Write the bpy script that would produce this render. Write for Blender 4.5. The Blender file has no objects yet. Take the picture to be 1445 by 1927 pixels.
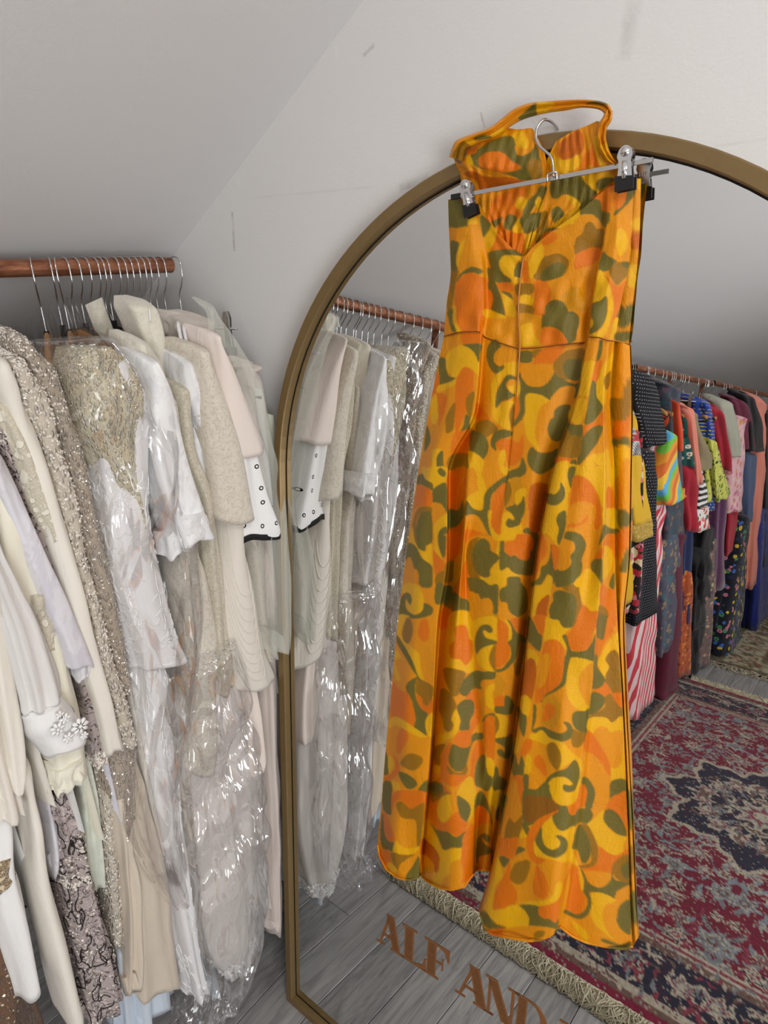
import bpy, bmesh, math, random
import numpy as np
from mathutils import Vector, Matrix

random.seed(7); np.random.seed(7)
scn = bpy.context.scene
COL = scn.collection

# ------------------------------------------------------------------ camera
IMW, IMH = 1445, 1927
FPX, YAW, PITCH, ROLL, HC, DC = 1215.9, 0.6891, 0.3511, -0.0461, 1.6307, 0.8574
CAM = np.array([0.0, -DC, HC])
_f = np.array([-math.sin(YAW)*math.cos(PITCH), math.cos(YAW)*math.cos(PITCH), -math.sin(PITCH)])
_r0 = np.array([math.cos(YAW), math.sin(YAW), 0.0]); _u0 = np.cross(_r0, _f)
_r = _r0*math.cos(ROLL) + _u0*math.sin(ROLL); _u = np.cross(_r, _f)
cd = bpy.data.cameras.new('camera'); cam = bpy.data.objects.new('camera', cd); COL.objects.link(cam)
cd.sensor_fit = 'VERTICAL'; cd.sensor_height = 36.0; cd.lens = FPX*36.0/IMH
cd.clip_start = 0.02; cd.clip_end = 60
cam.matrix_world = Matrix(((_r[0], _u[0], -_f[0], CAM[0]), (_r[1], _u[1], -_f[1], CAM[1]),
                           (_r[2], _u[2], -_f[2], CAM[2]), (0, 0, 0, 1)))
scn.camera = cam

# ------------------------------------------------------------------ world and light
wd = bpy.data.worlds.new('world'); scn.world = wd; wd.use_nodes = True
wd.node_tree.nodes['Background'].inputs[0].default_value = (0.8, 0.85, 0.9, 1)
wd.node_tree.nodes['Background'].inputs[1].default_value = 0.3
def area(name, loc, target, sx, sy, power, col):
    l = bpy.data.lights.new(name, 'AREA'); l.shape = 'RECTANGLE'; l.size = sx; l.size_y = sy
    l.energy = power; l.color = col
    o = bpy.data.objects.new(name, l); COL.objects.link(o); o.location = loc
    d = Vector(target) - Vector(loc); o.rotation_euler = d.to_track_quat('-Z', 'Y').to_euler()
    return o
area('ceiling_panel_light', (0.75, -1.15, 2.66), (0.45, -1.0, 0.0), 0.9, 0.5, 8.0, (1.0, 0.96, 0.9))
area('window_daylight', (2.12, -1.9, 1.3), (0.0, -0.9, 1.4), 1.5, 1.3, 48.0, (0.94, 0.97, 1.0))
area('rear_rack_fill', (1.2, -4.2, 2.66), (0.2, -3.6, 0.0), 0.7, 0.5, 8.0, (1.0, 0.96, 0.9))  # added fill to brighten the colourful rack, not a known lamp
vs = scn.view_settings
vs.view_transform = 'Standard'; vs.look = 'None'; vs.gamma = 1.0; vs.use_curve_mapping = False
vs.exposure = 0.70

# ------------------------------------------------------------------ where things stand (metres)
MXL, MW, MH, MT = -0.9002, 0.9918, 1.7927, 0.1041       # leaning arch mirror: left edge, width, height, lean
MYB = MH*math.sin(MT) + 0.035
MN = np.array([0, -math.cos(MT), math.sin(MT)])          # mirror normal
MV = np.array([0, math.sin(MT), math.cos(MT)])           # up along the mirror
M0 = np.array([MXL, -MYB, 0.0])
RX, RZ = -1.175, 1.6673                                  # rail beside the slope
def ray(px, py):
    d = _f + _r*(px - IMW/2)/FPX - _u*(py - IMH/2)/FPX
    return d/np.linalg.norm(d)
def on_x(px, py, x):                                     # sight line meets the plane x
    d = ray(px, py); return CAM + d*((x - CAM[0])/d[0])
def on_m(px, py, n=0.0):                                 # sight line meets the mirror plane raised by n
    d = ray(px, py); q = M0 + MN*n
    return CAM + d*(((q - CAM) @ MN)/(d @ MN))
GN = -0.015
def back_xy(px, py, a, b):                               # seen in the glass: point on the upright plane x = a + b*y
    d = ray(px, py); q = M0 + MN*GN
    h = CAM + d*(((q - CAM) @ MN)/(d @ MN)); d2 = d - 2*(d @ MN)*MN
    s = (a + b*h[1] - h[0])/(d2[0] - b*d2[1])
    return h + d2*s
def mpt(u, v, n=0.0): return M0 + np.array([u, 0, 0]) + MV*v + MN*n

# ------------------------------------------------------------------ object helpers
ORG = {}
def tag(o, label=None, cat=None, group=None, kind=None):
    if label: o['label'] = label
    if cat: o['category'] = cat
    if group: o['group'] = group
    if kind: o['kind'] = kind
    return o
def root(name, loc, label, cat, group=None):
    o = bpy.data.objects.new(name, None); COL.objects.link(o); o.location = loc
    o.empty_display_size = 0.05; ORG[o.name] = np.array(loc, float)
    return tag(o, label, cat, group)
def mk(name, V, F, mat, parent=None, smooth=True, org=None):
    V = np.asarray(V, float)
    if parent is not None: o0 = ORG[parent.name]
    elif org is not None: o0 = np.array(org, float)
    else: o0 = np.zeros(3)
    me = bpy.data.meshes.new(name); me.from_pydata((V - o0).tolist(), [], F)
    if smooth: me.polygons.foreach_set('use_smooth', [True]*len(me.polygons))
    me.materials.append(mat); me.update()
    o = bpy.data.objects.new(name, me); COL.objects.link(o)
    if parent is not None: o.parent = parent
    elif org is not None: o.location = org
    ORG[o.name] = o0
    return o
def pchip(x, y, q):
    x = np.asarray(x, float); y = np.asarray(y, float); q = np.asarray(q, float)
    h = np.diff(x); d = np.diff(y, axis=0)/(h.reshape((-1,)+(1,)*(y.ndim-1)))
    m = np.zeros_like(y)
    if len(x) > 2:
        s = d[:-1]*d[1:]; m[1:-1] = np.where(s > 0, 2*s/np.where(np.abs(d[:-1]+d[1:]) < 1e-12, 1, d[:-1]+d[1:]), 0)
    m[0] = d[0]; m[-1] = d[-1]
    i = np.clip(np.searchsorted(x, q, side='right')-1, 0, len(x)-2)
    t = (q - x[i])/h[i]; sh = (-1,)+(1,)*(y.ndim-1); t = t.reshape(sh); hh = h[i].reshape(sh)
    return ((2*t**3-3*t**2+1)*y[i] + (t**3-2*t**2+t)*hh*m[i] + (-2*t**3+3*t**2)*y[i+1] + (t**3-t**2)*hh*m[i+1])
def grid_faces(nr, nc, wrap=False, off=0, flip=False):
    F = []
    cc = nc if wrap else nc-1
    for j in range(nr-1):
        a = off + j*nc
        for i in range(cc):
            k = (i+1) % nc
            f = (a+i, a+k, a+nc+k, a+nc+i)
            F.append(f[::-1] if flip else f)
    return F
def tube(P, r, seg=8, closed=False):
    P = np.asarray(P, float); n = len(P); r = np.broadcast_to(np.asarray(r, float), (n,))
    T = np.gradient(P, axis=0); T /= np.linalg.norm(T, axis=1)[:, None] + 1e-12
    a = np.array([0.0, 0, 1]) if abs(T[0][2]) < 0.9 else np.array([1.0, 0, 0])
    nn = np.cross(T[0], a); nn /= np.linalg.norm(nn); V = []
    for i in range(n):
        nn = nn - T[i]*(nn @ T[i]); nn /= np.linalg.norm(nn) + 1e-12; b = np.cross(T[i], nn)
        for k in range(seg):
            t = 2*math.pi*k/seg; V.append(P[i] + r[i]*(math.cos(t)*nn + math.sin(t)*b))
    F = grid_faces(n, seg, True)
    if not closed: F += [tuple(range(seg))[::-1], tuple(range((n-1)*seg, n*seg))]
    return V, F
def join(*parts):
    V, F = [], []
    for v, f in parts:
        o = len(V); V += [np.asarray(q, float) for q in v]; F += [tuple(i+o for i in t) for t in f]
    return V, F
def box(x0, x1, y0, y1, z0, z1):
    V = [(x, y, z) for z in (z0, z1) for y in (y0, y1) for x in (x0, x1)]
    return V, [(0,2,3,1), (4,5,7,6), (0,1,5,4), (2,6,7,3), (0,4,6,2), (1,3,7,5)]
def spline(P, n):
    P = np.asarray(P, float); return pchip(np.arange(len(P)), P, np.linspace(0, len(P)-1, n))
def smooth_closed(P, k=6):
    P = np.asarray(P, float); n = len(P); out = []
    for i in range(n):
        a, b, c, d = P[i-1], P[i], P[(i+1) % n], P[(i+2) % n]
        for j in range(k):
            t = j/k
            out.append(0.5*((2*b) + (c-a)*t + (2*a-5*b+4*c-d)*t*t + (3*b-a-3*c+d)*t**3))
    return np.array(out)
def prism(pts_front, nrm, th):
    A = [np.asarray(q, float) for q in pts_front]; n = len(A); B = [q - np.asarray(nrm)*th for q in A]
    return A + B, [tuple(range(n)), tuple(range(2*n-1, n-1, -1))] + [(i, n+i, n+(i+1) % n, (i+1) % n) for i in range(n)]

# ------------------------------------------------------------------ materials
def srgb(*c):
    return tuple((((v/255)/12.92) if v/255 <= 0.04045 else ((v/255+0.055)/1.055)**2.4) for v in c)
class NT:
    def __init__(s, name):
        s.m = bpy.data.materials.new(name); s.m.use_nodes = True; s.t = s.m.node_tree
        s.b = s.t.nodes['Principled BSDF']; s.out = s.t.nodes['Material Output']
    def n(s, typ, ins=None, **kw):
        nd = s.t.nodes.new(typ)
        for k, v in kw.items(): setattr(nd, k, v)
        for k, v in (ins or {}).items():
            if hasattr(v, 'is_output') or isinstance(v, bpy.types.NodeSocket): s.t.links.new(v, nd.inputs[k])
            else:
                try: nd.inputs[k].default_value = v
                except Exception: nd.inputs[k].default_value = tuple(v) + (1,)
        return nd
    def set(s, **kw):
        for k, v in kw.items():
            k = k.replace('_', ' ')
            if isinstance(v, bpy.types.NodeSocket): s.t.links.new(v, s.b.inputs[k])
            else:
                if k == 'Base Color' and len(v) == 3: v = tuple(v) + (1,)
                s.b.inputs[k].default_value = v
    def coord(s, sc=(1, 1, 1), which='Object', rot=(0, 0, 0)):
        tc = s.n('ShaderNodeTexCoord'); mp = s.n('ShaderNodeMapping', {0: tc.outputs[which]})
        mp.inputs['Scale'].default_value = sc; mp.inputs['Rotation'].default_value = rot
        return mp.outputs[0]
    def noise(s, vec, scale, detail=3, rough=0.55, dist=0.0):
        return s.n('ShaderNodeTexNoise', {'Vector': vec, 'Scale': scale, 'Detail': detail, 'Roughness': rough, 'Distortion': dist})
    def ramp(s, fac, stops, interp='LINEAR'):
        r = s.n('ShaderNodeValToRGB', {0: fac}); cr = r.color_ramp; cr.interpolation = interp
        while len(cr.elements) < len(stops): cr.elements.new(0.5)
        for e, (p, c) in zip(cr.elements, stops):
            e.position = p; e.color = tuple(c) + (1,) if len(c) == 3 else c
        return r.outputs[0]
    def mix(s, fac, a, b, mode='MIX'):
        nd = s.n('ShaderNodeMix', data_type='RGBA', blend_type=mode)
        for k, v in ((0, fac), (6, a), (7, b)):
            if isinstance(v, bpy.types.NodeSocket): s.t.links.new(v, nd.inputs[k])
            elif k == 0: nd.inputs[k].default_value = v
            else: nd.inputs[k].default_value = tuple(v) + (1,) if len(v) == 3 else v
        return nd.outputs[2]
    def math(s, op, a, b=0.0, c=0.0):
        nd = s.n('ShaderNodeMath', operation=op)
        for k, v in enumerate((a, b, c)):
            if isinstance(v, bpy.types.NodeSocket): s.t.links.new(v, nd.inputs[k])
            else: nd.inputs[k].default_value = v
        return nd.outputs[0]
    def bump(s, h, strength=0.3, dist=0.002):
        return s.n('ShaderNodeBump', {'Height': h, 'Strength': strength, 'Distance': dist}).outputs[0]

def plain(name, col, rough=0.5, metal=0.0, **kw):
    k = NT(name); k.set(Base_Color=col, Roughness=rough, Metallic=metal, **kw); return k.m
def paint_mat(name, col, marks=()):
    k = NT(name); v = k.coord()
    a = k.noise(v, 260, 3).outputs[0]; b = k.noise(v, 1.6, 3).outputs[0]; c = k.noise(v, 45, 4, 0.7).outputs[0]
    base = k.mix(k.math('MULTIPLY', k.math('SUBTRACT', b, 0.35), 0.5), col, tuple(x*0.93 for x in col))
    xyz = k.n('ShaderNodeSeparateXYZ', {0: v})
    for (x0, z0, x1, z1, w, st, cc) in marks:            # scuffs: soft strokes on the paint
        L = math.hypot(x1-x0, z1-z0); ux, uz = (x1-x0)/L, (z1-z0)/L
        dx = k.math('SUBTRACT', xyz.outputs[0], x0); dz = k.math('SUBTRACT', xyz.outputs[2], z0)
        al = k.math('ADD', k.math('MULTIPLY', dx, ux), k.math('MULTIPLY', dz, uz))
        ac = k.math('ADD', k.math('MULTIPLY', dx, -uz), k.math('MULTIPLY', dz, ux))
        ac = k.math('ABSOLUTE', k.math('ADD', ac, k.math('MULTIPLY', k.math('SUBTRACT', c, 0.5), w)))
        over = k.math('MAXIMUM', k.math('SUBTRACT', al, L), k.math('MULTIPLY', al, -1.0))
        d = k.math('MAXIMUM', over, ac)
        f = k.n('ShaderNodeMapRange', {0: d, 1: w*0.2, 2: w, 3: st, 4: 0.0}).outputs[0]
        f = k.math('MULTIPLY', f, k.n('ShaderNodeMapRange', {0: c, 1: 0.35, 2: 0.65, 3: 0.25, 4: 1.0}).outputs[0])
        base = k.mix(f, base, cc)
    k.set(Base_Color=base, Roughness=0.6, Normal=k.bump(k.math('ADD', a, k.math('MULTIPLY', c, 0.6)), 0.22, 0.0015))
    return k.m
# ------------------------------------------------------------------ the room
SL = math.tan(0.5207); XC0 = -0.6948                     # slope of the ceiling: z = 2 + (x - XC0)*SL
def slope_z(x): return 2.0 + (x - XC0)*SL
XK, XR, XF, YB = -1.72, 2.2, 0.55, -7.2                  # knee wall, right wall, start of flat ceiling, back wall
ZF = slope_z(XF)
def wpt(px, py):
    d = ray(px, py); p = CAM + d*(-CAM[1]/d[1]); return p[0], p[2]
grey = srgb(120, 112, 104); lite = srgb(235, 233, 230)
mk_ = []
for (a, b, w, st, c) in [((437, 402), (441, 470), .004, .5, grey), ((1192, 18), (1176, 95), .012, .2, grey),
                         ((757, 352), (800, 338), .008, .35, grey), ((686, 103), (702, 86), .004, .5, grey),
                         ((905, 214), (911, 238), .0022, .5, grey), ((541, 165), (572, 152), .004, .7, lite),
                         ((634, 92), (634, 103), .006, .8, lite), ((447, 336), (450, 345), .006, .8, lite),
                         ((480, 372), (700, 352), .0025, .10, grey), ((1345, 275), (1440, 262), .0022, .12, grey)]:
    x0, z0 = wpt(*a); x1, z1 = wpt(*b); mk_.append((x0, z0, x1, z1, w, st, c))
M_wall = paint_mat('wall_paint', (0.785, 0.768, 0.75), mk_)
M_ceil = paint_mat('ceiling_paint', (0.825, 0.812, 0.805))
def struct(name, V, F, mat, label, smooth=False):
    o = mk(name, V, F, mat, smooth=smooth); return tag(o, label, kind='structure')
T = 0.1
gable = [(XK-T, 0, 0), (XR+T, 0, 0), (XR+T, 0, ZF+T), (XF, 0, ZF+T), (XK-T, 0, slope_z(XK-T)+T)]
struct('wall_front', *prism([np.array(p) for p in gable], (0, -1, 0), T), M_wall, 'white painted gable wall behind the arch mirror')
struct('wall_back', *prism([np.array((p[0], YB-T, p[2])) for p in gable], (0, -1, 0), T), M_wall, 'white far end wall of the attic room')
struct('wall_left', *box(XK-T, XK, YB, 0, 0, slope_z(XK)+.04), M_wall, 'low white knee wall behind the rails')
struct('wall_right', *box(XR, XR+T, YB, 0, 0, ZF+T), M_wall, 'white side wall of the attic room')
sl = [np.array((XK-T, 0, slope_z(XK-T))), np.array((XF, 0, ZF)), np.array((XF, YB, ZF)), np.array((XK-T, YB, slope_z(XK-T)))]
nrm = np.array((math.sin(math.atan(SL)), 0, -math.cos(math.atan(SL))))
struct('ceiling', *prism(sl, nrm, T), M_ceil, 'sloping white plaster ceiling above the rails')
struct('ceiling', *box(XF, XR+T, YB, 0, ZF, ZF+T), M_ceil, 'flat white ceiling')

# floor: grey laminate planks running towards the mirror wall
def wood_mat():
    k = NT('grey_laminate'); tc = k.n('ShaderNodeTexCoord'); oi = k.n('ShaderNodeObjectInfo')
    off = k.n('ShaderNodeVectorMath', {0: tc.outputs['Object'], 1: (0, 0, 0)}, operation='ADD')
    cmb = k.n('ShaderNodeCombineXYZ', {0: k.math('MULTIPLY', oi.outputs['Random'], 37.0), 1: k.math('MULTIPLY', oi.outputs['Random'], 11.0)})
    k.t.links.new(cmb.outputs[0], off.inputs[1])
    mp = k.n('ShaderNodeMapping', {0: off.outputs[0]}); mp.inputs['Scale'].default_value = (26, 1.6, 1)
    a = k.noise(mp.outputs[0], 2.6, 6, 0.65, 0.6).outputs[0]
    mp2 = k.n('ShaderNodeMapping', {0: off.outputs[0]}); mp2.inputs['Scale'].default_value = (150, 5, 1)
    b = k.noise(mp2.outputs[0], 2.0, 3).outputs[0]
    mp3 = k.n('ShaderNodeMapping', {0: off.outputs[0]}); mp3.inputs['Scale'].default_value = (9, 1.2, 1)
    c = k.noise(mp3.outputs[0], 2.2, 4, 0.6, 1.5).outputs[0]
    col = k.ramp(a, [(0.30, srgb(112, 110, 110)), (0.5, srgb(152, 150, 149)), (0.72, srgb(178, 176, 173))])
    col = k.mix(k.n('ShaderNodeMapRange', {0: c, 1: .58, 2: .72, 3: 0, 4: .6}).outputs[0], col, srgb(112, 108, 106))
    col = k.mix(k.math('MULTIPLY', b, 0.3), col, srgb(130, 127, 125))
    hs = k.n('ShaderNodeHueSaturation', {'Color': col, 'Value': k.math('ADD', 0.86, k.math('MULTIPLY', oi.outputs['Random'], 0.26))})
    k.set(Base_Color=hs.outputs[0], Roughness=k.math('ADD', 0.38, k.math('MULTIPLY', b, 0.2)), Normal=k.bump(k.math('ADD', a, b), 0.15, 0.002))
    return k.m
M_wood = wood_mat()
floor = struct('floor', *box(XK-T, XR+T, YB-T, T, -0.08, -0.004), plain('floor_base', srgb(50, 48, 47), 0.9), 'grey wood laminate plank floor')
PW = 0.12; L0 = 1.22
bm = bmesh.new(); bmesh.ops.create_cube(bm, size=1.0)
for v in bm.verts: v.co = Vector((v.co.x*(PW-.0016), v.co.y*(L0-.0016), v.co.z*0.008 - 0.004))
bmesh.ops.bevel(bm, geom=[e for e in bm.edges if e.verts[0].co.z > -0.001 and e.verts[1].co.z > -0.001], offset=0.0014, segments=1, affect='EDGES')
plank_me = bpy.data.meshes.new('plank'); bm.to_mesh(plank_me); bm.free(); plank_me.materials.append(M_wood)
nx0 = int((XK - (-0.955))/PW) - 1; npl = 0
for i in range(nx0, 40):
    x = -0.955 + PW*(i+0.5)
    if x + PW/2 > 1.35 or x - PW/2 < XK - 0.01: continue
    ys = ((i*0.413) % 1.0)*L0 + 0.02
    while ys > -5.6:
        y0 = ys - L0/2
        if True:
            o = bpy.data.objects.new('plank', plank_me); COL.objects.link(o); o.parent = floor
            a, b = min(ys, -0.001), ys - L0
            o.location = (x, (a+b)/2, 0); o.scale = (1, (a-b)/L0, 1); npl += 1
        ys -= L0
bo = mk('plank_field', *join(box(1.30, XR, YB, 0, -0.004, 0.0), box(XK, 1.30, YB, -5.6-L0*0.4, -0.004, -0.0005)), M_wood, floor, smooth=False)
tag(bo, kind='stuff')

# ------------------------------------------------------------------ copper rails
def copper():
    k = NT('aged_copper'); v = k.coord((1, 1, 1)); a = k.noise(k.coord((3, 0.5, 3)), 30, 5, 0.7).outputs[0]
    b = k.noise(v, 140, 3).outputs[0]
    col = k.ramp(a, [(0.3, srgb(104, 62, 44)), (0.5, srgb(160, 104, 76)), (0.72, srgb(196, 140, 108))])
    k.set(Base_Color=col, Metallic=0.55, Roughness=k.math('ADD', 0.28, k.math('MULTIPLY', b, 0.3)))
    return k.m
M_cop = copper(); M_copin = plain('pipe_bore', srgb(60, 30, 20), 0.7, 0.4)
M_steel = plain('brushed_steel', (0.62, 0.61, 0.6), 0.3, 1.0)
M_chrome = plain('chrome_wire', (0.72, 0.72, 0.72), 0.16, 1.0)
def rail(A, B, label, posts=(0.47, 0.93)):
    A, B = np.array(A), np.array(B)
    r = root('clothes_rail', tuple(B), label, 'rail', 'copper clothes rails')
    d = (B-A)/np.linalg.norm(B-A); P = [A + d*t for t in np.linspace(0, np.linalg.norm(B-A), 12)]
    V, F = tube(P, 0.014, 24, True); V2, F2 = tube(P, 0.0122, 24, True)
    mk('pipe', *join((V, F), (V2, [f[::-1] for f in F2])), M_cop, r)
    for e, q in ((A, d), (B, -d)):
        ring = []
        a = np.cross(d, (0, 0, 1)); b = np.cross(d, a)
        for rr in (0.014, 0.0122):
            ring += [e + rr*(math.cos(t)*a + math.sin(t)*b) for t in np.linspace(0, 2*math.pi, 24, False)]
        mk('pipe_end', ring, [(i, (i+1) % 24, 24+(i+1) % 24, 24+i) for i in range(24)], M_cop, r)
        mk('bore', [e + q*0.02 + 0.0121*(math.cos(t)*a + math.sin(t)*b) for t in np.linspace(0, 2*math.pi, 24, False)], [tuple(range(24))], M_copin, r)
    for t in posts:                                       # uprights hidden among the clothes
        p = A + (B-A)*t
        V, F = tube([(p[0]-.02, p[1], 0.0), (p[0]-.02, p[1], p[2]-.012)], 0.011, 12)
        mk('post', V, F, M_cop, r)
        V, F = tube([(p[0]-.02, p[1], p[2]-.012), (p[0]-.012, p[1], p[2]-.004), (p[0], p[1], p[2])], 0.011, 12)
        mk('elbow', V, F, M_cop, r)
    return r
rail((RX, -0.055, RZ), (RX, -2.02, RZ), 'copper pipe rail carrying the white and ivory clothes')
RB_A, RB_B = np.array((-0.93, -2.12, 1.645)), np.array((-0.715, -4.75, 1.645))
RB_m = RB_A + (RB_B-RB_A)*0.40
rail(RB_A, RB_m, 'copper pipe rail carrying the polka dot and yellow clothes, seen in the mirror')
rail(RB_m + (0, -0.05, 0.006), RB_B, 'far copper pipe rail carrying the pink and black clothes, seen in the mirror')

# ------------------------------------------------------------------ arch mirror
def gold_mat():
    k = NT('satin_gold_frame'); a = k.noise(k.coord(), 60, 3).outputs[0]
    k.set(Base_Color=k.mix(a, srgb(128, 104, 66), srgb(140, 116, 76)), Metallic=0.45, Roughness=0.42); return k.m
M_gold = gold_mat()
M_glassm = plain('mirror_silver', (0.80, 0.81, 0.805), 0.0, 1.0)
M_back = plain('mirror_backing', srgb(40, 38, 36), 0.8)
def arch(inset, bottom=None, n=64):
    b = inset if bottom is None else bottom; R = MW/2 - inset; c = MH - MW/2
    P = [(inset, b), (MW-inset, b)]
    P += [(MW/2 + R*math.cos(t), c + R*math.sin(t)) for t in np.linspace(0, math.pi, n)]
    return P
mir = root('arch_mirror', tuple(mpt(MW/2, 0, -0.02)), 'tall arched floor mirror with slim gold frame leaning on the wall', 'mirror')
prof = [(0.0, -0.034), (0.0, -0.002), (0.002, 0.0), (0.0175, 0.0), (0.019, -0.002), (0.019, -0.034)]
V, F = [], []
for (ins, n) in prof:
    V += [mpt(u, v, n) for u, v in arch(ins)]
na = len(arch(0)); F = []
for j in range(len(prof)):
    for i in range(na):
        a, b = j*na, ((j+1) % len(prof))*na; k = (i+1) % na
        F.append((a+i, a+k, b+k, b+i))
mk('frame', V, F, M_gold, mir, smooth=False)
pts = [mpt(u, v, GN) for u, v in arch(0.0188)]
mk('mirror_glass', *prism(pts, MN, 0.004), M_glassm, mir, smooth=False)
lip = [mpt(u, v, GN+0.0006) for u, v in arch(0.0188)] + [mpt(u, v, GN+0.0006) for u, v in arch(0.0212)]
mk('glass_edge_strip', lip, [(i, (i+1) % na, na+(i+1) % na, na+i) for i in range(na)], plain('dark_strip', srgb(25, 22, 18), 0.6), mir, smooth=False)  # dark ring drawn for the gap where glass meets frame
mk('back_board', *prism([mpt(u, v, -0.026) for u, v in arch(0.018)], MN, 0.006), M_back, mir, smooth=False)
# lettering on the glass
M_let = plain('bronze_lettering', srgb(132, 86, 48), 0.5)
def quadbar(x0, y0, x1, y1, w, h=False):                 # stroke with horizontal ends, width w along x
    return [(x0, y0), (x0+w, y0), (x1+w, y1), (x1, y1)]
def hatch(x0, y0, x1, y1, w, e=0.03):
    out = [quadbar(x0, y0, x1, y1, e), quadbar(x0+w-e, y0, x1+w-e, y1, e)]
    n = int(abs(y1-y0)/0.046)
    for i in range(n):
        t0 = (i+0.08)/n; t1 = t0 + 0.56/n
        xa, xb = x0+(x1-x0)*t0, x0+(x1-x0)*t1; ya, yb = y0+(y1-y0)*t0, y0+(y1-y0)*t1
        out.append([(xa+e, ya), (xa+w-e, ya), (xb+w-e, yb), (xb+e, yb)])
    return out
def rect(x0, y0, x1, y1): return [(x0, y0), (x1, y0), (x1, y1), (x0, y1)]
def dcurve():
    o = []; t = np.linspace(-math.pi/2, math.pi/2, 15)
    out = [(0.40+0.40*math.cos(a), 0.5+0.5*math.sin(a)) for a in t]; inn = [(0.40+0.24*math.cos(a), 0.5+0.44*math.sin(a)) for a in t]
    for i in range(14):
        o.append([out[i], out[i+1], inn[i+1], inn[i]])
    return o
LET = {
 'A': [rect(0, 0, .26, .045), rect(.46, 0, .92, .045), quadbar(.09, .045, .37, .97, .075), rect(.22, .30, .6, .36)] + hatch(.53, .045, .31, 1.0, .24),
 'L': [rect(0, 0, .68, .05), rect(0, .95, .42, 1.0), [(.36, .05), (.68, .05), (.68, .36), (.64, .36), (.58, .14)]] + hatch(.09, .05, .09, .95, .24),
 'F': [rect(0, 0, .42, .05), rect(0, .95, .68, 1.0), [(.40, .95), (.68, .95), (.68, .66), (.64, .66), (.56, .88)], rect(.33, .48, .5, .53), rect(.49, .34, .53, .66)] + hatch(.09, .05, .09, .95, .24),
 'N': [rect(0, 0, .26, .045), rect(0, .955, .3, 1.0), quadbar(.09, .045, .09, .955, .07), rect(.56, .955, .84, 1.0), quadbar(.66, .0, .66, .955, .07)] + hatch(.46, .0, .06, .97, .25),
 'D': [rect(0, 0, .42, .045), rect(0, .955, .42, 1.0)] + hatch(.08, .045, .08, .955, .22) + dcurve(),
 'I': [rect(0, .955, .32, 1.0), quadbar(.1, .0, .1, .955, .1), rect(0, 0, .32, .045)],
}
def letter(ch, u0, wu, h=0.083):
    v0 = 0.3630 + 0.092*(u0 - 0.262); an = 0.092; V, F = [], []
    wmax = max(p[0] for q in LET[ch] for p in q)
    for q in LET[ch]:
        w = [mpt(u0 + x/wmax*wu, v0 + an*(x/wmax*wu) + y*h, GN+0.0011) for x, y in q]
        a = len(V); p, f = prism(w, MN, 0.0009); V += p; F += [tuple(i+a for i in t) for t in f]
    return tag(mk('letter', V, F, M_let, mir, smooth=False), 'bronze hatched serif letter on the mirror glass')
for ch, u0, wu in [('A', .262, .070), ('L', .3236, .058), ('F', .377, .056), ('A', .4487, .078), ('N', .5085, .065), ('D', .5655, .062), ('I', .645, .03)]:
    letter(ch, u0, wu)
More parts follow.
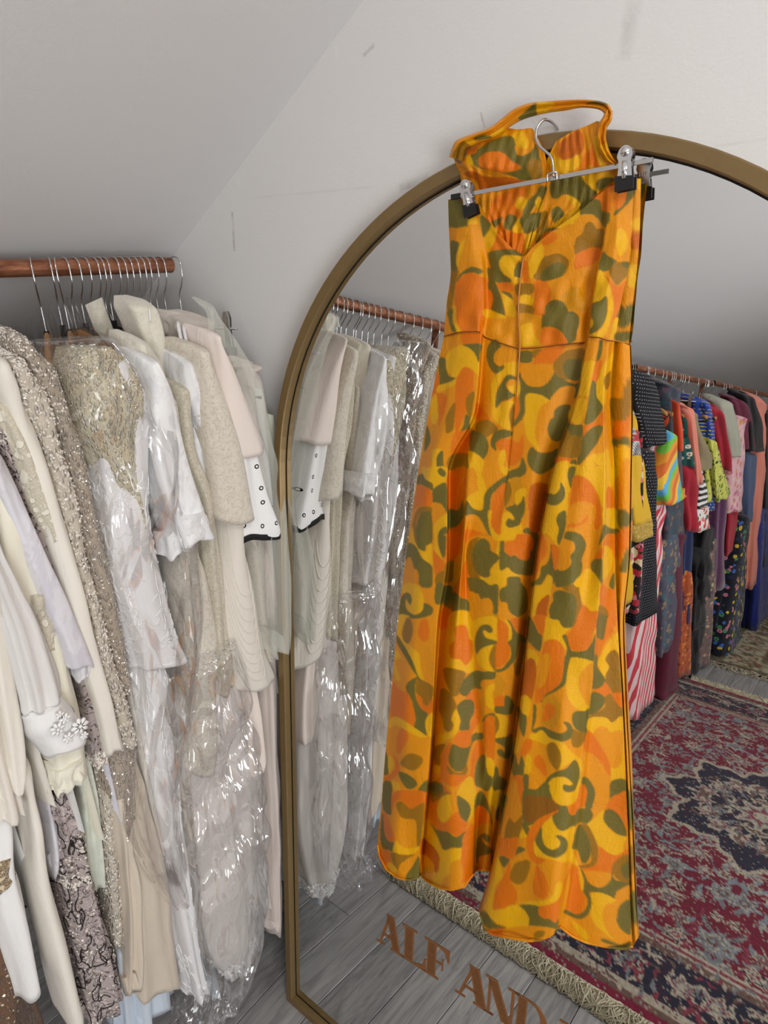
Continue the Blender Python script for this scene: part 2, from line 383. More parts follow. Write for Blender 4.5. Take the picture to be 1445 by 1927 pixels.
# ------------------------------------------------------------------ the printed dress
# print motifs, plus one brown patch of painted shade on the left halter panel, digitised sheet by sheet: (x origin, y origin, scale) and closed outlines in sheet units
PAL = {'Y': srgb(243, 180, 4), 'A': srgb(216, 144, 6), 'O': srgb(235, 148, 6), 'D': srgb(231, 115, 0), 'B': srgb(198, 92, 0),
       'M': srgb(154, 106, 10), 'G': srgb(104, 98, 38), 'N': srgb(136, 82, 14)}
PRINT = {
(830,170,7.225): """
G 400,880 560,760 760,650 950,620 1010,720 1040,880 1200,850 1290,720 1340,900 1370,1010 1360,1180 1100,1230 1000,1180 760,1110 520,1060 420,980
O 1010,740 1140,800 1180,620 1200,520 1260,550 1290,650 1270,760 1170,860 1045,885
Y 960,610 1080,550 1170,640 1190,730 1140,800 1020,740 1000,660
D 510,930 600,850 750,830 860,860 960,960 1090,1050 960,1105 820,1115 600,1070 520,1020
M 1170,1000 1230,930 1340,960 1370,1040 1350,1180 1250,1210 1190,1100
Y 340,920 400,895 430,1000 360,1010
M 150,870 300,690 400,760 330,900 260,1000 200,960
D 340,820 480,770 470,850 370,870
Y 310,690 400,655 480,720 420,750
G 1050,370 1150,280 1290,170 1300,330 1200,380 1100,410
Y 1290,240 1320,160 1445,150 1445,300 1330,330
A 1060,420 1170,410 1160,460
Y 680,590 800,520 900,530 870,600 720,640
G 440,650 600,610 680,640 500,680
B 300,1140 430,1090 600,1170 900,1180 1100,1230 1100,1290 560,1360 480,1230
D 620,1780 700,1500 850,1390 1130,1310 1130,1440 1050,1450 1010,1560 1050,1640 960,1690 760,1740
Y 1010,1530 1080,1450 1170,1490 1160,1570 1080,1620 1020,1600
G 1090,1700 1180,1500 1290,1400 1340,1300 1400,1300 1445,1330 1370,1500 1280,1570 1180,1700 1060,1806
Y 1280,1540 1330,1440 1390,1540 1360,1650
G 870,1740 940,1680 1030,1740 1000,1806 860,1806
A 510,1500 560,1420 600,1500 590,1620 530,1600
G 100,1480 290,1500 310,1700 370,1720 350,1840 110,1840""",
(1020,170,6.881): """
B 330,600 440,520 520,560 540,760 400,880 270,900 190,800 230,680
Y 60,900 110,800 230,900 380,880 450,830 500,920 440,1010 330,1070 200,1080 130,1000
D 510,1010 530,850 620,760 690,600 720,800 740,1000 620,960 540,1030
Y 660,640 720,590 740,760 800,940 850,990 780,1000 700,850
G 100,1200 250,1100 500,1110 560,1200 690,1290 700,1360 620,1410 500,1480 400,1380 280,1350 200,1400 120,1380
Y 530,1100 700,1090 840,1050 940,1140 800,1130 700,1160 720,1300 640,1270 560,1180
G 700,1190 800,1130 940,1140 900,1200 760,1290 720,1290
O 190,1430 240,1370 330,1360 420,1440 370,1580 280,1600 220,1500
Y 300,1360 400,1380 500,1480 430,1530 380,1450
G 130,1550 200,1500 270,1560 280,1640 170,1720 120,1640
Y 740,720 830,700 850,800 890,880 860,900 780,790
G 560,180 700,130 820,150 840,200 700,180
G 680,300 740,290 720,400 690,390
Y 0,160 140,150 130,230 0,280
D 650,1390 800,1290 940,1170 900,1400 870,1590 780,1560 750,1430
G 620,1410 750,1430 780,1560 870,1600 860,1720 760,1720 700,1630 600,1600 480,1620 490,1500
Y 180,1720 300,1620 470,1510 480,1600 420,1720
O 420,1710 480,1620 600,1605 700,1640 770,1720
D 930,1290 1090,1290 1090,1380 1040,1500 940,1560
G 1160,1060 1230,1050 1220,1280 1150,1420 950,1620 945,1560 1040,1500 1090,1380 1100,1290
Y 1240,1080 1330,1090 1310,1280 1235,1250""",
(830,400,7.225): """
G 105,0 370,0 360,190 260,130 140,150 110,240
G 130,395 200,390 248,420 235,480 200,620 220,780 140,800 125,600
Y 370,50 455,45 500,150 380,160 340,250 320,400 260,600 225,750 203,640 250,450 330,330 360,200
G 220,900 260,830 400,740 520,760 570,800 520,840 420,815 290,850 210,950
D 190,1100 215,950 300,850 420,820 560,880 620,900 640,1050 590,1300 560,1600 280,1620 200,1450 190,1280
Y 165,1290 200,1275 205,1480 270,1610 210,1625 165,1480
M 130,830 200,790 240,800 200,950 170,1150 140,1300 90,1330 75,1200 120,1000
G 80,1350 160,1310 160,1480 210,1620 140,1600 100,1450
D 610,60 840,20 1100,0 1060,200 1130,330 1100,560 1040,540 900,360 700,170
G 690,120 840,60 750,200 700,160
G 850,160 880,60 950,20 1030,80 970,220 930,240 870,220
Y 960,230 1080,50 1110,250 1050,280 1000,270
G 1080,60 1360,0 1330,170 1250,270 1150,290 1110,230
M 1330,170 1370,0 1445,0 1445,250 1300,420 1270,340
Y 1160,300 1290,260 1250,400 1170,500 1140,400
G 530,50 580,50 680,160 660,230 580,340 540,200
Y 680,170 770,250 740,350 690,480 640,540 590,400 585,340 660,230
D 770,250 900,360 1040,540 900,500 680,510 690,470 740,360
G 640,560 700,520 850,500 1000,510 1110,580 1000,600 880,580 800,640 790,720 840,830 940,900 940,950 760,950 700,850 660,700
Y 790,680 830,600 900,580 1100,600 1010,690 1000,780 970,900 860,840 800,760
G 620,760 680,770 720,900 800,1100 870,1390 780,1370 660,1300 710,1200 690,1090 640,1040 640,900
D 620,1020 690,1090 705,1190 670,1310 590,1300 590,1050
Y 590,1310 700,1340 860,1400 880,1430 720,1440 585,1410
D 290,1620 560,1600 545,1780 300,1790
Y 820,1090 900,1110 970,1180 1010,1400 900,1400 870,1300
G 810,1070 930,1090 970,1150 965,1180 880,1120
D 760,960 960,960 975,1080 850,1070 790,1040
Y 1180,700 1280,500 1380,420 1395,560 1350,720 1290,830 1220,895 1185,780
D 1100,680 1180,680 1190,900 1160,960 1110,930
G 1000,760 1060,660 1095,700 1090,880 1040,900 990,860
Y 990,880 1090,900 1110,960 990,970
M 1290,810 1370,640 1445,600 1445,930 1320,930 1250,870
G 1320,900 1445,800 1445,925 1300,935
D 1250,960 1445,930 1445,1350 1250,1370 1270,1150
M 1010,980 1240,970 1240,1100 1040,1130
Y 1040,1160 1160,1110 1260,1200 1180,1280 1060,1240
M 1040,1240 1250,1280 1240,1390 1050,1370
A 1050,1380 1250,1390 1180,1550 1070,1560
Y 1070,1560 1230,1500 1260,1650 1330,1800 1080,1800""",
(1020,400,6.881): """
G 0,240 80,200 210,200 150,230 60,250
Y 150,170 300,40 480,0 460,80 350,130 240,200
D 0,330 60,260 170,260 190,350 20,430
M 420,400 450,320 520,270 560,150 630,120 690,180 710,210 800,210 800,300 780,470 650,450 560,500 440,550 415,480
D 440,550 560,480 660,450 770,480 760,570 640,680 560,700 420,730
G 690,0 870,0 860,100 810,200 740,100 660,20
M 0,630 100,550 220,530 320,590 350,660 290,800 180,840 0,800
G 0,770 120,670 230,650 300,690 280,780 220,840 0,890
D 0,1000 120,1000 60,1300 0,1300
A 240,1110 330,1000 450,960 550,1060 560,1260 440,1270 330,1270 300,1200
G 30,1320 40,1220 100,1150 180,1130 270,1160 325,1240 340,1280 400,1280 470,1340 480,1440 450,1550 430,1650 350,1700 320,1680 270,1570 180,1500 80,1480 0,1510 0,1320
D 0,1510 90,1480 190,1510 270,1580 320,1700 0,1720
Y 970,230 1050,220 1110,350 1090,480 1000,560 960,400
G 785,510 850,560 960,620 960,680 850,750 730,750
M 870,740 960,650 1090,660 1110,800 1040,880 970,940 900,860
G 1030,640 1125,640 1120,720 1050,700
Y 720,760 790,770 860,900 910,1100 920,1250 860,1480 770,1620 640,1570 760,1520 840,1300 840,1080 740,1140 650,1170 690,950
G 650,1180 750,1140 835,1085 845,1280 790,1450 700,1540 610,1570 640,1450 660,1400 630,1330
Y 630,1380 660,1420 640,1490 620,1460
D 800,800 970,950 1080,880 1080,950 1000,1250 920,1450 930,1200 880,950
G 960,1370 1030,1180 1030,1320 990,1380
Y 940,1380 1000,1380 980,1500 900,1640 880,1600
Y 1170,100 1290,80 1290,240 1170,200
B 1160,270 1280,250 1290,450 1150,460
Y 1140,700 1280,690 1260,940 1120,950
G 1040,1260 1210,1180 1180,1400 1000,1500
G 950,1560 1130,1540 1130,1660 950,1660""",
(780,620,6.568): """
Y 390,350 440,260 600,190 730,270 790,400 790,560 700,480 600,470 530,580 480,590 420,530 385,430
G 590,190 820,180 810,300 795,410 740,290 660,220
G 300,360 380,360 390,480 430,580 510,600 430,650 310,680 300,540
D 240,560 300,540 310,690 280,740 270,800 220,850 210,700
Y 290,700 430,650 520,610 500,680 430,720 280,780
D 500,900 510,650 560,530 620,465 700,500 730,560 720,760 650,850 640,1000 560,1200 510,1290 495,1000
M 380,1180 400,1050 500,900 490,1150 470,1250 390,1280
M 640,840 740,770 720,950 690,1110 640,1000
G 630,1050 690,1110 690,1240 600,1250 530,1290 600,1200
D 270,800 400,820 380,1000 300,1200 290,1000
D 480,1300 600,1250 680,1250 670,1500 560,1540 450,1550
M 440,1560 670,1540 650,1720 420,1740
G 120,1500 150,1190 190,1290 190,1400
Y 200,900 270,800 290,1140 210,1140
Y 225,1490 350,1490 290,1560 270,1680 300,1800 380,1839 120,1839 95,1700 210,1700
G 350,1500 280,1560 270,1680 310,1790 390,1830 360,1700
G 900,400 890,280 920,180 1000,120 1070,200 1040,240 990,300 980,400 1040,450 1110,450 1060,530 970,530
Y 960,650 1010,560 1120,470 1110,430 1200,400 1290,430 1270,560 1150,560 1060,640 1010,760 1000,980 1100,900 1240,890 1170,1000 1180,1240 1050,1180 970,1080 945,850
G 1000,900 1020,760 1080,650 1150,560 1230,580 1260,620 1180,620 1130,680 1160,750 1250,800 1180,860 1080,890 1010,970
Y 1140,690 1200,700 1290,620 1300,790 1240,800 1170,760
G 1280,540 1340,570 1380,680 1445,720 1445,790 1390,810 1390,950 1340,1080 1240,1200 1230,1130 1300,1000 1290,850 1310,700
D 1250,830 1290,870 1300,1000 1240,1110 1240,920
M 1170,1050 1230,920 1220,1180 1190,1200
G 1290,280 1445,270 1445,400 1300,400
Y 690,1230 690,1110 750,1060 750,1200
D 760,900 850,1000 930,1100 900,1150 760,1130
M 770,1150 920,1120 1030,1230 940,1300 880,1330 760,1260
G 680,1500 690,1270 780,1260 870,1320 915,1420 900,1530 830,1615 770,1540
G 940,1380 990,1270 1080,1235 1200,1260 1200,1310 1100,1350 1010,1400 1010,1500 950,1450
Y 680,1510 770,1540 850,1620 830,1760 760,1839 670,1700
D 1010,1400 1080,1350 1200,1360 1280,1400 1340,1300 1350,1480 1300,1620 1180,1690 1110,1560 1010,1440
Y 1040,1550 1110,1480 1130,1580 1100,1680 1180,1730 1150,1800 1060,1750
G 1170,1750 1290,1700 1330,1580 1380,1690 1370,1780 1270,1839 1160,1839
Y 1370,1000 1445,950 1445,1400 1360,1200""",
(980,620,6.021): """
G 0,520 60,620 160,650 270,620 370,460 480,560 620,620 680,560 620,780 480,650 350,760 330,800 220,740 60,740 40,900 0,1020
M 130,240 240,230 160,330
D 240,230 500,170 370,380 200,420 130,400
O 0,490 130,400 370,400 360,520 270,630 160,650 60,610
M 370,380 500,250 620,220 720,230 680,420 560,560 480,560 390,500
G 480,400 530,340 640,330 690,360 670,560 560,570 490,500
Y 60,740 180,730 280,770 340,830 240,860 190,960 160,1200 230,1390 130,1300 60,1200 50,950
O 340,790 420,690 520,640 620,660 590,800 550,870 420,870 360,980 330,1080 300,1180 360,1250 430,1280 300,1390 220,1390 180,1200 200,950 260,850
G 300,1130 330,1030 370,990 380,920 450,860 560,860 550,1000 480,1180 430,1270 340,1240
G 70,1440 120,1330 200,1390 330,1390 420,1350 390,1520 300,1610 200,1640 100,1560
Y 690,420 760,360 840,370 820,560 780,740 660,740 680,640
G 890,130 930,120 910,280 880,360 850,360 880,200
Y 1050,250 1050,380 980,680 940,860 860,760 860,620 920,440
D 850,370 920,360 880,560 800,600 820,480
M 940,570 980,500 1030,480 1000,650 960,680
G 800,600 850,610 860,760 930,880 860,1000 800,1060 720,1070 750,900
Y 560,900 660,780 740,800 720,950 660,1080 540,1010
D 540,1020 640,1080 820,1060 930,920 950,1040 900,1110 800,1100 690,1240 710,1090 600,1080
G 510,1050 600,1080 700,1090 690,1230 620,1200 560,1200
G 810,1110 930,1100 880,1260 780,1400 640,1540 680,1260
M 500,1120 560,1200 680,1230 650,1440 430,1430
D 410,1440 630,1480 550,1500 400,1520
Y 400,1520 550,1500 530,1686 360,1686
G 560,1500 630,1490 600,1686 530,1686
Y 680,1686 700,1530 800,1420 930,1400 990,1360 1030,1600 1040,1686
O 740,1640 800,1550 900,1540 930,1640 900,1686 740,1686
O 1010,700 1050,320 1220,330 1240,480 1180,640 1120,780 1000,770
M 1010,780 1130,780 1160,680 1250,540 1250,960 1150,1040 1040,1040
D 1050,1050 1160,1040 1250,960 1240,1100 1180,1220 1030,1230
G 1030,1240 1060,1320 1230,1340 1230,1230 1100,1230
Y 1060,1340 1200,1310 1230,1400 1230,1500 1070,1686 1040,1400
O 1140,1520 1220,1460 1220,1686 1130,1686""",
(750,880,6.283): """
Y 280,60 400,0 570,0 565,190 480,200 410,260 330,150
G 220,110 280,70 320,140 400,190 400,270 310,220 220,200
G 460,40 500,0 560,60 540,110 490,90
G 400,280 450,220 570,195 580,530 540,480 490,420 410,420
D 180,480 230,210 320,230 390,280 390,440 260,450
M 160,700 200,530 270,460 390,470 390,540 280,530 210,640 220,900 180,860
G 210,700 240,580 300,520 390,550 395,900 330,920 310,990 250,980 215,900
Y 120,880 160,700 190,860 240,960 330,990 340,930 395,910 395,1180 300,1110 250,1000 150,900
O 400,440 470,420 540,480 540,540 440,620 410,720
Y 430,660 580,540 580,690 480,750 460,900 530,1080 430,1000 420,820
G 465,850 480,750 560,695 585,780 530,790 575,830 570,950 530,1070 480,960
D 400,980 440,1010 540,1120 530,1210 440,1280
M 440,1280 540,1220 530,1380 440,1390
G 440,1390 530,1380 520,1590 430,1600
D 580,280 560,150 620,40 800,0 790,340 700,500 590,490
G 590,500 700,500 760,380 770,600 690,690 590,750
D 580,760 700,690 770,600 720,950 660,1110 560,1130
M 555,1140 670,1110 640,1330 540,1350
G 530,1410 640,1420 610,1670 520,1600
D 500,1680 600,1670 590,1885 470,1885
G 100,920 140,890 210,940 270,1060 370,1140 400,1200 395,1400 300,1420 260,1400 220,1330 150,1080 110,1070 80,1100
O 60,1280 100,1080 130,1070 160,1190 220,1210 240,1310 210,1400 100,1370
Y 40,1400 130,1365 230,1400 300,1560 270,1700 190,1740 110,1690 80,1580 140,1620 150,1560 110,1500 50,1480
G 10,1740 20,1560 80,1480 140,1500 155,1580 130,1620 90,1550 80,1640 120,1700 200,1740 290,1680 300,1600 400,1650 395,1730 300,1770 180,1785
Y 0,1750 80,1740 130,1790 60,1885 0,1885
M 60,1860 130,1780 150,1885 60,1885
O 800,180 850,0 920,60 920,200 860,340 800,340
Y 800,360 920,280 970,280 1000,420 990,490 900,490 830,430
Y 930,180 960,60 1050,300 1000,400
G 780,560 800,390 880,480 990,500 1010,340 1080,230 1280,90 1290,170 1180,250 1100,330 1080,490 1070,640 1100,800 1050,770 960,600 870,550
D 1090,600 1100,400 1150,270 1270,190 1230,560 1200,790 1110,740 1090,650
D 780,730 1000,780 840,830 790,900
M 800,1200 810,950 880,840 1080,790 960,820 880,1000 880,1150 960,1310 860,1300
Y 960,1310 1100,1200 1190,870 1210,1200 1300,1190 1440,1300 1280,1300 1270,1390 1200,1440 1180,1390 1080,1390
G 870,1060 880,960 950,850 1020,840 1080,900 1090,980 1170,1030 1180,1090 1090,1190 1080,1280 1020,1300 950,1270 890,1180
G 1200,870 1250,880 1260,1000 1380,1040 1445,1100 1445,1260 1340,1230 1290,1180 1195,1200
D 1260,890 1360,860 1445,800 1445,1080 1390,1020 1330,1050 1270,1000
Y 1060,520 1100,520 1090,600 1100,700 1200,800 1220,600 1250,530 1340,540 1370,640 1330,600 1270,620 1280,690 1340,710 1445,650 1445,820 1260,860 1130,850 1070,700
G 1260,480 1360,440 1445,380 1445,640 1370,700 1300,710 1265,660 1300,600 1340,620 1370,600 1330,540
M 1280,180 1330,190 1330,330 1260,470 1250,330
A 1320,140 1445,130 1445,350 1270,470 1340,320
Y 660,1100 740,1020 720,1200 680,1360 650,1340
D 640,1480 720,1300 800,1100 820,1560 740,1530
G 640,1500 680,1480 740,1540 820,1570 830,1700 630,1700
Y 620,1715 820,1700 810,1885 590,1885
G 810,1310 900,1300 1000,1330 1080,1390 1175,1395 1170,1720 1110,1710 1110,1600 1060,1540 970,1550 940,1490 850,1480
O 840,1490 900,1480 960,1530 970,1560 1060,1540 1110,1600 1110,1700 1000,1740 860,1790
G 1190,1500 1210,1430 1280,1390 1290,1300 1380,1290 1445,1330 1445,1700 1370,1750 1300,1680 1280,1600 1210,1580
A 860,1885 920,1790 1170,1740 1170,1885""",
(970,880,6.021): """
G 80,720 130,680 210,710 260,780 240,1000 200,1210 0,1180 0,1000 100,1050 160,1010 160,950 200,880 190,790 120,750
D 0,780 80,750 170,760 205,860 190,930 160,960 150,1040 80,1050 0,980
B 150,300 200,180 370,200 340,400 290,700 170,720 150,550
Y 0,280 100,230 120,300 30,420 0,400
G 0,470 60,400 90,320 110,450 80,560 0,660
G 0,1250 60,1300 130,1400 130,1600 80,1660 0,1670
Y 430,0 760,0 600,300 590,500 490,890 380,760 280,710 350,400
G 360,290 440,300 500,240 510,165 560,250 550,350 480,420 400,425 350,390
G 590,100 610,0 680,0 640,200 620,230
Y 760,0 1090,0 1110,200 1030,250 1030,480 980,440 930,290 800,120
D 660,100 760,100 870,190 940,340 980,480 970,640 900,700 860,500 760,380 640,420 610,480 630,250
O 620,460 700,390 780,380 880,420 910,500 890,600 800,700 590,720 600,560
D 600,640 740,620 820,530 800,610 690,670 590,680
D 1040,220 1110,280 1150,470 1030,470
Y 990,480 1160,480 1160,690 1080,680 1000,640
G 970,750 1000,645 1080,690 1170,700 1160,740 1050,750 1000,800 940,880
G 1160,480 1290,520 1290,660 1220,680 1170,700
D 1000,850 1050,760 1160,740 1280,670 1280,880 1220,960 1170,1040 1110,1000 1090,920 990,900
Y 990,900 1060,900 1100,980 1080,1150 990,1270 970,1100
G 850,1110 890,1040 980,1020 980,1320 900,1260
G 1180,1180 1200,1060 1280,900 1270,1160
D 890,1010 990,900 985,1020 900,1030
G 460,600 490,520 570,495 560,700 490,880 470,800 490,700
G 550,800 570,730 650,725 740,760 795,850 790,930 750,1040 760,1120 730,1230 650,1310 540,1350 450,1340 470,1180 540,1160 630,1080 620,1000 670,930 660,850 600,820
O 520,880 560,830 620,825 670,880 660,940 620,1000 630,1080 580,1150 490,1160 500,1020
D 200,1250 230,1000 280,740 340,820 360,920 340,1000 280,1080 270,1150
G 190,1300 270,1240 290,1130 350,1090 390,1000 400,860 430,1000 430,1140 490,1150 470,1200 430,1320 400,1240 360,1210 290,1320 190,1350
D 410,880 490,920 480,1100 440,1160
Y 160,1640 200,1350 300,1330 370,1220 420,1260 400,1400 380,1500 240,1680
B 230,1640 270,1520 380,1440 360,1600 330,1806 250,1806
Y 350,1806 380,1700 420,1740 500,1740 550,1806
M 530,1360 650,1320 720,1350 740,1500 760,1650 640,1806 690,1600 680,1460 560,1390
G 430,1500 420,1440 470,1395 560,1400 680,1460 690,1600 640,1806 540,1806 490,1740 420,1720 380,1650 390,1570
Y 720,1350 760,1200 840,1150 970,1320 960,1500 940,1620 860,1620 760,1520
Y 660,1310 760,1200 720,1350
D 760,1560 850,1630 940,1630 930,1806 690,1806
D 970,1320 1050,1370 1130,1380 1130,1700 1050,1700 960,1540
M 950,1560 1050,1640 1050,1806 940,1806
G 940,1660 990,1680 1010,1806 940,1806
G 1060,1340 1080,1250 1120,1190 1120,1370
Y 1150,1420 1190,1460 1180,1540 1145,1500""",
(710,1160,5.78): """
Y 225,0 350,0 270,120 270,220 330,290 400,360 460,420 470,550 510,690 440,640 330,420 240,220 215,190
M 270,170 300,50 340,15 380,80 385,180 350,280 310,290 275,240
D 440,150 480,40 540,40 565,150 550,250 500,270 450,220
G 210,200 300,330 390,500 450,660 520,710 460,720 400,620 300,440 215,290
Y 190,380 250,420 280,500 430,650 350,640 250,690 190,660
O 195,480 270,460 380,590 420,650 300,740 220,600
G 310,790 340,710 430,665 410,760 420,880 470,990 550,1060 520,1180 530,1300 380,1200 420,1120 370,1020 380,930
M 415,780 440,690 520,710 610,770 600,880 550,970 500,950 470,880 420,830
D 420,860 480,880 500,950 550,970 600,890 610,1050 560,1060 470,990
D 160,700 240,800 330,830 380,950 410,1060 410,1150 380,1200 270,1120 150,1100 145,850
Y 130,1130 200,1090 300,1140 420,1220 540,1310 450,1310 300,1230 200,1180 130,1220
D 205,1400 230,1250 280,1220 340,1290 320,1370 230,1500
M 250,1590 310,1510 380,1490 480,1530 490,1590 430,1660 370,1675 290,1640
G 230,1700 320,1710 420,1790 420,1850 300,1850
Y 520,1150 560,1070 615,1060 610,1290 550,1290
G 90,1470 120,1560 125,1700 70,1720 75,1600
Y 120,1510 175,1570 170,1640 125,1700
D 170,1500 240,1600 230,1700 120,1800 70,1760 160,1700 200,1620
Y 160,1780 230,1820 230,1850 160,1850
G 65,1810 150,1800 150,1850 60,1850
Y 780,60 1010,0 1040,250 1055,560 1000,610 930,610 860,570 760,560 730,510
D 840,120 960,100 1000,240 1040,280 1030,450 960,530 900,470 800,450 780,330 840,250
M 730,560 860,575 960,620 900,780 880,850 810,860 720,640
G 890,820 950,680 1060,590 1150,600 1280,600 1270,680 1150,690 1120,740 1130,790 1040,790 970,870
M 670,1000 690,790 780,820 850,930 860,1010 810,1100 830,1180 790,1250 730,1230 700,1100
D 960,880 1080,780 1110,900 1130,1100 1040,1240 1000,1230 1050,1060 1050,940 1000,900
G 865,990 920,920 1000,900 1050,940 1050,1050 1010,1130 1000,1230 940,1255 890,1220 905,1130
Y 850,1010 880,1060 900,1140 880,1230 830,1300 720,1370 630,1420 640,1300 800,1250 830,1180 805,1110
D 830,1330 900,1250 1020,1250 1010,1380 930,1430 850,1390
D 690,1700 690,1540 760,1400 820,1380 780,1500 780,1620 850,1700 950,1760 1010,1700 1020,1550 1060,1400 1130,1330 1170,1500 1080,1560 1050,1700 1040,1850 700,1850
M 750,1620 840,1690 920,1690 970,1600 975,1700 900,1770 800,1740
G 780,1600 780,1500 820,1390 920,1430 1010,1400 1040,1280 1150,1270 1150,1330 1050,1360 1010,1450 970,1600 920,1680 840,1680
M 630,1420 740,1390 690,1500 680,1620 620,1590
Y 610,1620 660,1620 680,1680 640,1720 605,1670
Y 930,1820 990,1740 1040,1760 1040,1850 930,1850
G 1060,1700 1090,1560 1160,1500 1190,1600 1200,1700 1260,1790 1250,1850 1080,1850
Y 1040,60 1300,10 1300,250 1220,260 1150,180 1170,150 1230,180 1250,120 1190,85 1110,110 1060,220 1060,380
G 1060,250 1110,120 1190,85 1250,130 1250,170 1210,180 1170,150 1150,170 1180,230 1300,270 1290,310 1180,330 1080,410
Y 1080,430 1150,340 1280,310 1220,400 1220,520 1270,600 1170,580 1100,520
M 1215,460 1240,360 1290,310 1285,580 1240,540
D 1310,40 1390,80 1420,170 1390,250 1310,260
D 1300,290 1390,260 1440,330 1430,450 1380,520 1290,550
G 1285,580 1360,560 1445,480 1445,540 1380,590 1300,610
A 1290,620 1370,680 1390,770 1340,860 1280,900
Y 1170,860 1200,760 1280,740 1250,850 1270,1010 1200,980
D 1280,890 1350,860 1420,900 1410,960 1340,980 1280,970
G 1280,980 1400,970 1410,870 1445,900 1445,1060 1330,1060 1280,1040
G 1140,1130 1180,1070 1270,1050 1270,1090 1200,1110 1150,1150
M 1280,1080 1320,1130 1320,1220 1280,1300
Y 1290,1060 1400,1090 1445,1180 1400,1300 1280,1320 1330,1200 1320,1120
G 1270,1330 1400,1310 1445,1300 1445,1520 1380,1540 1320,1510 1300,1460 1340,1440 1390,1480 1380,1420 1290,1370
D 1150,1160 1270,1100 1270,1560 1190,1500
Y 1180,1540 1270,1580 1270,1790 1200,1700
G 1275,1650 1310,1650 1330,1740 1400,1790 1390,1850 1275,1850""",
(950,1160,5.558): """
D 60,30 230,40 215,210 130,160
Y 0,30 60,80 70,220 40,270 20,130
G 20,30 60,60 120,160 215,220 210,290 150,290 120,440 60,510 0,540 0,510 60,430 60,330 30,270 70,230 70,120
D 0,70 40,140 30,260 0,280
M 150,290 210,280 200,400 150,600 110,610 90,500 130,440
G 230,200 240,0 300,60 350,170 390,200 370,360 300,320 230,240
D 300,0 430,0 390,190 340,130
Y 440,0 560,40 600,120 680,120 620,200 640,350 560,250 420,260 420,120
G 470,0 700,0 690,100 640,120 590,90 560,40 500,30
D 680,160 720,100 800,0 960,0 920,180 900,280 840,350 740,360 670,320 640,210
G 600,210 640,190 660,250 690,350 760,365 850,350 910,270 950,190 930,460 820,440 720,430 680,450 660,620 620,720 520,790 440,830 400,890 370,890 450,790 540,740 600,650 620,450 650,330
D 380,420 410,280 480,240 560,260 620,350 620,460 600,640 540,740 420,820 390,880 310,890 340,640
O 370,450 440,380 480,440 460,560 420,700 340,740
G 970,0 1080,0 1070,100 1030,240 960,220
D 1080,0 1170,0 1130,150 1030,300 980,430 940,400 960,230 1030,240
Y 1000,420 1060,300 1190,160 1190,360 1100,400 1050,460 1090,530 1050,660 1000,560 970,490
M 1050,450 1090,380 1150,350 1200,430 1200,520 1220,800 1120,800 1060,720 1050,620 1090,530
G 940,400 975,430 970,530 1050,660 1000,740 910,750 920,560
Y 640,700 680,460 760,430 910,470 880,520 800,580 770,700 800,830 880,920 880,980 820,990 730,950 660,850
O 765,700 800,590 920,500 890,910 820,860
D 930,770 1010,740 1050,690 1120,800 1040,840 960,820
M 890,1040 1040,950 1040,850 1120,810 1180,910 1230,950 1230,1050 1120,1110 1060,1060 900,1070
G 890,900 920,790 1040,840 1020,950 890,1030
D 1120,810 1240,800 1280,850 1230,950 1180,920
G 700,1050 740,990 830,990 890,960 880,1080 860,1210 790,1210 720,1150
M 700,1180 780,1210 860,1210 850,1280 770,1370 700,1340
Y 870,1080 950,1050 1060,1060 1120,1110 1230,1055 1250,1400 1250,1700 1110,1720 1100,1500 1000,1250 870,1200
O 930,1230 960,1170 1010,1150 1070,1170 1110,1210 1230,1200 1230,1400 1200,1560 1100,1580 1060,1450 1000,1320
D 860,1210 910,1220 1000,1350 1090,1520 1110,1700 1090,1778 990,1600 830,1400
O 830,1440 900,1430 980,1500 1050,1600 1090,1778 820,1778 810,1600
A 400,870 480,820 540,850 590,960 560,1110 480,1170 430,1140 380,1100
D 420,930 480,910 520,960 510,1040 450,1090 390,1080
G 610,1100 680,1120 710,1190 680,1280 590,1310 500,1290 420,1230 370,1190 320,1220 270,1190 300,1180 390,1150 460,1180 560,1220 620,1210 650,1170
Y 260,1230 320,1225 390,1190 470,1270 600,1320 700,1420 800,1500 810,1600 760,1778 780,1600 740,1500 640,1560 560,1600 590,1480 560,1380 490,1320 420,1340 330,1300 270,1290
M 435,1380 470,1320 530,1330 580,1420 590,1510 550,1610 470,1520
G 730,1500 780,1590 780,1700 740,1778 690,1720 560,1680 480,1720 400,1778 450,1680 540,1620 640,1590
Y 470,1770 490,1700 580,1680 680,1730 700,1778
D 310,1480 370,1450 430,1560 430,1680 370,1620 310,1550
Y 225,400 230,350 280,345 350,410 330,520 310,450 250,450
B 240,450 300,450 330,550 310,750 260,890 160,850 180,600
Y 150,880 200,820 270,880 240,1050 180,1000
G 130,940 180,1010 230,1060 200,1260 150,1150
G 300,920 330,950 320,1100 280,1190 290,1050
G 0,840 60,850 100,940 60,1020 0,1010
G 20,1300 70,1220 80,1380 50,1470 0,1470 0,1400
G 70,1470 110,1440 140,1560 170,1460 200,1520 200,1640 120,1690 70,1620
Y 80,1400 110,1250 150,1300 140,1420
D 200,1300 290,1300 240,1440 160,1450
Y 200,1640 230,1440 280,1490 260,1640""",
